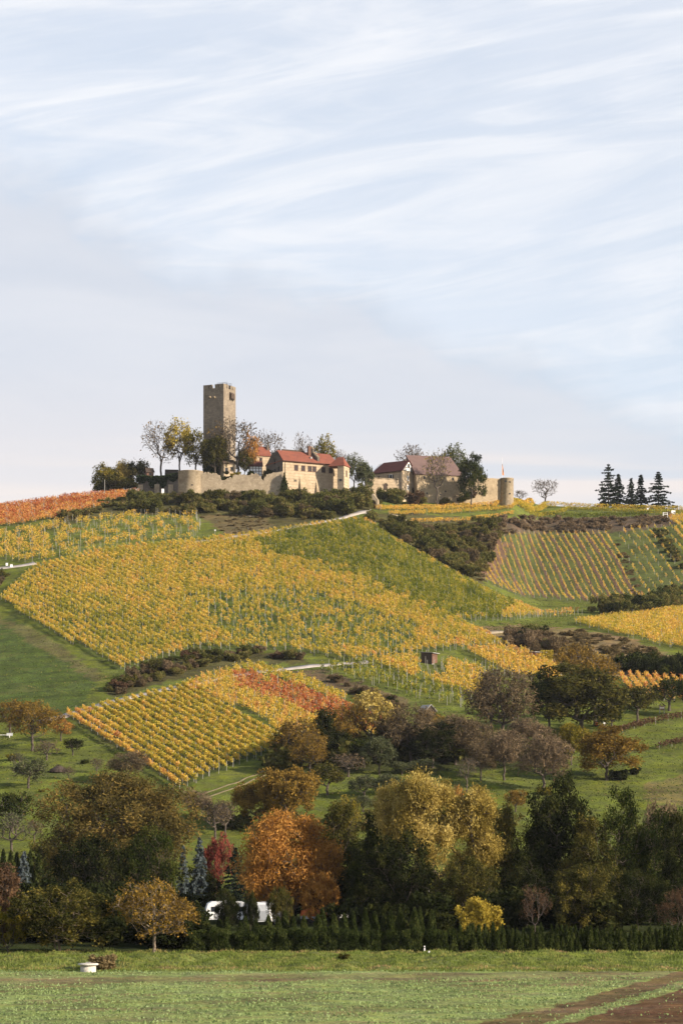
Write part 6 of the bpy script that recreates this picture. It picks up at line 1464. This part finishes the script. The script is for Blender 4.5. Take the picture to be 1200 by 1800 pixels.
# caravans and a pickup on the camp site
def caravan(px, base_py, L, label, rz, H=2.35, d=None):
    p = at(px, d) if d else hit(px, base_py); t_ = thing('caravan', label, 'caravan', tuple(p), rz); h2 = L / 2
    prof = [(-h2, .55), (-h2 + .15, .42), (h2 - .15, .42), (h2, .6), (h2 - .02, 1.4), (h2 - .35, H - .22), (h2 - .8, H), (-h2 + .6, H), (-h2 + .18, H - .2), (-h2, 1.5)]
    m = MB(); m.prism(prof, -1.08, 1.08); bd = m.build('body', M['white'], t_)
    for x in np.arange(-h2 + .9, h2 - .6, 1.35): m = MB(); m.box(x - .42, x + .42, -1.10, -1.06, 1.25, 1.78); m.build('window', M['glass'], t_)
    m = MB(); m.box(h2 - .06, h2 + .015, -.7, .7, 1.2, 1.42) ; m.build('window', M['glass'], t_)
    m = MB(); m.box(-h2 + .1, h2 - .1, -1.095, -1.075, .92, 1.02); m.build('stripe', M['metal'], t_)
    for s in (-1, 1):
        m = MB(); m.lathe([(.02, -.1), (.22, -.1), (.31, -.08), (.31, .08), (.22, .1), (.02, .1)], 16); m.v = [np.stack([A[:, 0], A[:, 2] + s * .98, A[:, 1] + .31], 1) for A in m.v]; w_ = m.build('wheel', M['rubber'], t_, True)
        m = MB(); m.lathe([(.02, -.11), (.18, -.11), (.18, .11), (.02, .11)], 12); m.v = [np.stack([A[:, 0], A[:, 2] + s * .98, A[:, 1] + .31], 1) for A in m.v]; m.build('rim', M['metal'], w_)
    m = MB(); m.bar((-h2, -.5, .45), (-h2 - 1.1, 0, .45), .05); m.bar((-h2, .5, .45), (-h2 - 1.1, 0, .45), .05); m.bar((-h2 - 1.05, 0, .45), (-h2 - 1.05, 0, .0), .04); m.build('drawbar', M['metal'], t_)
    m = MB(); m.box(-.4, .4, -.35, .35, H, H + .10); m.build('roof_hatch', M['sheet'], t_)
    return t_
caravan(400, 1612, 4.6, 'long white caravan seen between the dark garden trees', .12, 2.3, 254)
caravan(466, 1612, 3.4, 'white caravan with a dark window left of the orange tree foot', 1.25, 2.35, 250)
caravan(752, 1560, 4.2, 'bluish white caravan glimpsed through the golden willow', .5, 2.4, 300)
p = at(612, 262); ca = thing('parked_car', 'small white estate car half hidden behind the hedge right of the orange tree', 'car', tuple(p), .1)
m = MB(); m.prism([(-2.1, .35), (2.1, .35), (2.15, .75), (1.35, .92), (.75, 1.42), (-1.75, 1.45), (-2.1, .95)], -.82, .82); m.build('body', M['white'], ca)
m = MB(); m.prism([(-1.7, .98), (1.1, .95), (.68, 1.36), (-1.65, 1.38)], -.835, .835); m.build('window', M['glass'], ca)
for x in (-1.3, 1.3):
    m = MB(); m.lathe([(.02, -.87), (.3, -.87), (.3, .87), (.02, .87)], 14); m.v = [np.stack([A[:, 0] + x, A[:, 2], A[:, 1] + .3], 1) for A in m.v]; m.build('wheel', M['rubber'], ca, True)
m = MB(); m.box(2.1, 2.17, -.75, -.45, .6, .74); m.build('headlight', M['metal'], ca); m = MB(); m.box(2.1, 2.17, .45, .75, .6, .74); m.build('headlight', M['metal'], ca)
p = at(546, 255); tp_ = thing('covered_trailer', 'small trailer under an orange tarpaulin at the foot of the orange tree', 'trailer', tuple(p), .1)
n_ = 15; V = []
for i in range(n_):
    for j in range(n_):
        x = -1.1 + 2.2 * i / (n_ - 1); y = -.7 + 1.4 * j / (n_ - 1); ed = max(abs(x) / 1.1, abs(y) / .7); V.append((x, y, (1.55 - .25 * abs(x) + .06 * math.sin(x * 7) * math.cos(y * 5)) if ed < .97 else .75 + .06 * math.sin(i * 2 + j)))
m = MB(); m.add(V, [(i * n_ + j, (i + 1) * n_ + j, (i + 1) * n_ + j + 1, i * n_ + j + 1) for i in range(n_ - 1) for j in range(n_ - 1)]); m.build('tarpaulin', M['tarp'], tp_, True)
m = MB(); m.box(-1.05, 1.05, -.65, .65, .45, .8); m.build('bed', M['metal'], tp_)
for s in (-1, 1): m = MB(); m.lathe([(.02, -.1), (.3, -.1), (.3, .1), (.02, .1)], 14); m.v = [np.stack([A[:, 0], A[:, 2] + s * .75, A[:, 1] + .3], 1) for A in m.v]; m.build('wheel', M['rubber'], tp_, True)
# two small garden cabins with dark roofs
for px, lab in ((72, 'dark-roofed garden cabin nearest the blue-grey spruce'), (93, 'dark-roofed garden cabin with white bargeboard above the yellow olive tree')):
    p = at(px, 296); c_ = thing('garden_cabin', lab, 'cabin', tuple(p), azrot(-62), 'garden cabins'); m = gable_walls(2.6, 2.4, 2.1, .8)
    for A in m.v: A[A[:, 2] < -1, 2] = -.3
    m.build('wall', M['wood'], c_); saddle_roof(c_, 2.6, 2.4, 2.1, .8, M['sheet'], .3, .4)
    for x in (-.34, 2.94):
        for y in (-.45, 2.85): m = MB(); m.bar((x, y, 2.0), (x, 1.2, 3.25), .09); m.build('bargeboard', M['white'], c_)
    m = MB(); m.box(.9, 1.7, -.05, 0, 0, 1.8); m.build('door', M['redwood'], c_)
# small signs, boxes, poles along the skyline
def pole(px, base, top, label, d=None, r=.07, cap=None, name='pole', dmin=700):
    p = at(px, d) if d else hit(px, base, dmin); z = CAMZ + (HOR - top) / FPX * p[1] - p[2]; t_ = thing(name, label, name.split('_')[-1], tuple(p)); m = MB(); m.bar((0, 0, -.3), (0, 0, z), r, r * .8, 6); m.build('shaft', M['post'], t_)
    if cap: m = MB(); m.box(-cap, cap, -.08, -.02 - r * 0 + .0, z - cap * 1.6, z); m.build('panel', M['white'], t_)
    return t_
pole(184, 0, 843, 'weathered pole before the bushy trees above the red vineyard', 868, .12)
pole(1138, 905, 893, 'small white sign on a post near the right end of the skyline rows', None, .06, .35, 'signpost')
pole(436, 931, 927, 'short white post beside the castle road', None, .10, None, 'post'); pole(378, 940, 931, 'white-topped road post left of the castle road bend', None, .08, .25, 'signpost'); pole(705, 884, 878, 'pale post before the shrubs under the forecourt wall', None, .10, None, 'post')
for px, base, d, s, lab in ((286, 871, 864, .9, 'small white box-shaped cabinet under the ivied wall'), (12, 994, 0, .7, 'white round-topped utility box left of the road end'), (20, 997, 0, .8, 'white utility box beside the road at the left edge')):
    p = at(px, d) if d else hit(px, base, 600); t_ = thing('utility_box', lab, 'box', (p[0], p[1], p[2] + (1.6 if d else 0)), .2); m = MB(); m.box(-s * .5, s * .5, -s * .35, s * .35, -2.0 if d else -.2, s); m.build('case', M['white'], t_); m = MB(); m.box(-s * .55, s * .55, -s * .4, s * .4, s, s * 1.1); m.build('cap', M['metal'], t_)
p = hit(1172, 911, 800); tg = thing('trellis_gate', 'white metal trellis and trailer frame at the end of the skyline terrace', 'gate', tuple(p), .2)
for x in (-1.6, .2): m = MB(); m.box(x - .09, x + .09, -.08, .08, -.3, 2.3); m.build('post', M['white'], tg)
for z in (.8, 1.5, 2.1): m = MB(); m.box(-1.5, .12, -.05, .05, z - .07, z + .07); m.build('rail', M['white'], tg)
p = hit(1183, 908, 800); tg = thing('signboard', 'white board on two legs beside the white trellis gate', 'sign', tuple(p), .1)
for x in (-.6, .6): m = MB(); m.box(x - .06, x + .06, -.06, .06, -.3, 1.4); m.build('leg', M['post'], tg)
m = MB(); m.box(-.8, .8, -.1, -.06, 1.0, 2.4); m.build('panel', M['white'], tg)
# fence posts along the ward wall
for i, px in enumerate((800, 828, 847, 862, 877)): pole(px, 882, 862 + rng.uniform(-2, 3), '%s dark fence post from the left in front of the ward wall' % ORD[i], None, .07, None, 'post', 840)
# walker by the gate
p = hit(650.5, 903, 780); wk = thing('person', 'person with dark hair and white shirt walking on the castle road by the gate', 'person', tuple(p), 2.6)
def skin_body(V, E, rad, mat, name, parent):
    me = bpy.data.meshes.new(name); me.from_pydata(V, E, []); o = obj(name, me, parent); sk = o.modifiers.new('skin', 'SKIN'); me.skin_vertices[0].data[0].use_root = True
    for k, r_ in enumerate(rad): me.skin_vertices[0].data[k].radius = (r_, r_)
    sb = o.modifiers.new('sub', 'SUBSURF'); sb.levels = 1; sb.render_levels = 1; me.materials.append(mat); return o
bV = [(0, 0, .95), (0, 0, 1.2), (0, 0, 1.42), (0, 0, 1.53), (0, 0, 1.62), (0, 0, 1.72), (.19, 0, 1.40), (.27, .05, 1.15), (.25, -.08, .92), (-.19, 0, 1.40), (-.27, -.03, 1.15), (-.25, -.14, .93), (.10, 0, .88), (.12, -.12, .48), (.12, -.05, .05), (.12, -.2, .03), (-.10, 0, .88), (-.11, .10, .50), (-.11, .28, .08), (-.11, .15, .03)]
bE = [(0, 1), (1, 2), (2, 3), (3, 4), (4, 5), (2, 6), (6, 7), (7, 8), (2, 9), (9, 10), (10, 11), (0, 12), (12, 13), (13, 14), (14, 15), (0, 16), (16, 17), (17, 18), (18, 19)]
bR = [.14, .14, .15, .06, .095, .08, .06, .045, .035, .06, .045, .035, .09, .06, .045, .035, .09, .06, .045, .035]
skin_body(bV, bE, bR, M['skin'], 'body', wk)
skin_body([(0, 0, .95), (0, 0, 1.2), (0, 0, 1.42), (.19, 0, 1.40), (.26, .04, 1.18), (-.19, 0, 1.40), (-.26, -.02, 1.18)], [(0, 1), (1, 2), (2, 3), (3, 4), (2, 5), (5, 6)], [.155, .15, .16, .075, .06, .075, .06], M['shirt'], 'shirt', wk)
skin_body([(0, 0, .98), (.10, 0, .88), (.12, -.12, .48), (.12, -.05, .10), (-.10, 0, .88), (-.11, .10, .50), (-.11, .26, .13)], [(0, 1), (1, 2), (2, 3), (0, 4), (4, 5), (5, 6)], [.15, .10, .075, .06, .10, .075, .06], M['trousers'], 'trousers', wk)
skin_body([(0, .02, 1.64), (0, .03, 1.74)], [(0, 1)], [.105, .095], M['hair'], 'hair', wk)

# ------------------------------------------------------------------ the near field: young crop and grass bank
n = 52000; d = 112 + (173.5 - 112) * rng.random(n) ** .9; px = rng.uniform(-40, 1240, n); X = (px - CX) / FPX * d
pp = HOR - FPX * (ground(X, d) - CAMZ) / d
bare = inpoly(px, pp, [(930, 1812), (1030, 1790), (1210, 1735), (1300, 1710), (1300, 1900), (900, 1900)]) | inpoly(px, pp, [(-400, 1722), (300, 1716), (720, 1711), (1600, 1700), (1600, 1713), (600, 1724), (-400, 1737)]) | inpoly(px, pp, [(780, 1810), (1000, 1765), (1210, 1700), (1210, 1722), (1020, 1780), (920, 1815)])
keep_ = (rng.random(n) < np.where(bare, .10, 1.0)) & (rng.random(n) < .55 + .45 * wav(X, d, 6, 91))
X, d = X[keep_], d[keep_]; z = ground(X, d); k = np.arange(len(X)); c = np.column_stack([X[k] + rng.normal(0, .06, len(k)), d[k] + rng.normal(0, .06, len(k)), z[k] + rng.uniform(.02, .09, len(k))])
V, F = diamonds(c, .068 * rng.uniform(.5, 1.6, len(k)), 1.4, .2); tag(obj('young_crop', mesh_from('young_crop', V, [F], [M['crop']], np.repeat(np.clip(.5 + rng.normal(0, .22, len(k)), 0, 1), 3))), 'low leafy green crop scattered over the near field', 'crop', None, 'stuff')
n = 34000; d = rng.uniform(172.5, 193, n); px = rng.uniform(-40, 1240, n); X = (px - CX) / FPX * d; z = ground(X, d)
tall = 1 + .8 * wav(X, d, 3, 92).clip(0, 1); hgt = rng.uniform(.06, .17, n) * tall; a = rng.uniform(0, 3.14, n); w_ = .05
b0 = np.column_stack([X + np.cos(a) * w_, d + np.sin(a) * w_, z - .02]); b1 = np.column_stack([X - np.cos(a) * w_, d - np.sin(a) * w_, z - .02]); tp = np.column_stack([X + rng.normal(0, .07, n), d + rng.normal(0, .07, n), z + hgt])
V = np.stack([b0, b1, tp], 1).reshape(-1, 3); tt = np.clip(.42 + .22 * wav(X, d, 4, 93) + rng.normal(0, .12, n) + np.where(d > 190.0, .25, 0) + np.where(np.abs(d - 175.5) < 1.2, .30, 0), 0, 1)
tag(obj('verge_grass', mesh_from('verge_grass', V, [np.arange(3 * n).reshape(-1, 3)], [M['verge']], np.repeat(tt, 3))), 'rough grass growing on the bank before the hedge', 'grass', None, 'stuff')

# tufts on the meadows of the slope
PX, PYY = [], []
for n_, poly in ((9000, [(-20, 1262), (120, 1262), (310, 1392), (330, 1480), (-20, 1480)]), (5000, [(-20, 1075), (30, 1090), (190, 1185), (150, 1250), (80, 1262), (-20, 1262)]), (6500, [(480, 1345), (1000, 1345), (1000, 1440), (480, 1450)]), (7000, [(980, 1290), (1220, 1262), (1220, 1430), (1000, 1430)]),
                 (3500, [(170, 1190), (330, 1143), (520, 1145), (640, 1165), (500, 1145), (340, 1160), (200, 1215)]), (3000, [(490, 1180), (640, 1168), (850, 1240), (720, 1270), (600, 1220)]), (4000, [(820, 1096), (1010, 1082), (1010, 1100), (880, 1112)]), (2500, [(860, 1046), (1120, 1060), (1060, 1078), (900, 1062)])):
    xs = [q[0] for q in poly]; ys = [q[1] for q in poly]; a = rng.uniform(min(xs), max(xs), n_ * 3); b = rng.uniform(min(ys), max(ys), n_ * 3); k = np.where(inpoly(a, b, poly))[0][:n_]; PX.append(a[k]); PYY.append(b[k])
PX = np.concatenate(PX); PYY = np.concatenate(PYY); C = []
dg = np.arange(330, 1000, 1.0); ug = np.arange(-40, 1260, 20.0)
PG = np.array([np.minimum.accumulate(HOR - FPX * (ground((u - CX) / FPX * dg, dg) - CAMZ) / dg) for u in ug])
for j in range(len(ug) - 1):
    k = np.where((PX >= ug[j]) & (PX < ug[j + 1]))[0]
    if len(k): C.append((PX[k], np.interp(-PYY[k], -PG[j], dg)))
px = np.concatenate([c[0] for c in C]); d = np.concatenate([c[1] for c in C]); X = (px - CX) / FPX * d; keep_ = rng.random(len(X)) < (.45 + .6 * wav(X, d, 7, 95)); X, d = X[keep_], d[keep_]; n = len(X)
c = np.column_stack([X, d, ground(X, d) + .06]); V, F = diamonds(c, rng.uniform(.12, .30, n), 1.1, .5)
tag(obj('meadow_grass', mesh_from('meadow_grass', V, [F], [M['tuft']], np.repeat(np.clip(.42 + .25 * wav(X, d, 9, 96) + rng.normal(0, .2, n), 0, 1), 3))), 'uneven tufts of grass and fallen leaves on the slope meadows', 'grass', None, 'stuff')

hero(None, 494, 1560, 44, 'olive', 'low olive bush at the foot of the rust orange tree, right of the caravan', 237, share=DARKR[0])
hero(None, 404, 1578, 34, 'dark', 'dark round garden bush hiding the middle of the long white caravan', 236, share=DARKR[2])
hero(None, 446, 1580, 18, 'dark', 'slim dark garden bush left of the windowed white caravan', 235, share=DARKR[1])

# ------------------------------------------------------------------ the thin autumn air over the valley
m = MB(); m.box(-11000, 11000, -1000, 4800, -1.3, 240); hz = m.build('haze', None); tag(hz, 'thin autumn haze over the whole valley', 'haze', None, 'stuff')
hm, t, out = new_mat('haze_air'); pv = t.new('ShaderNodeVolumePrincipled'); pv.inputs['Color'].default_value = (.88, .92, 1, 1); pv.inputs['Density'].default_value = 2.8e-5
t.l.new(pv.outputs[0], out.inputs['Volume']); hz.data.materials.append(hm)
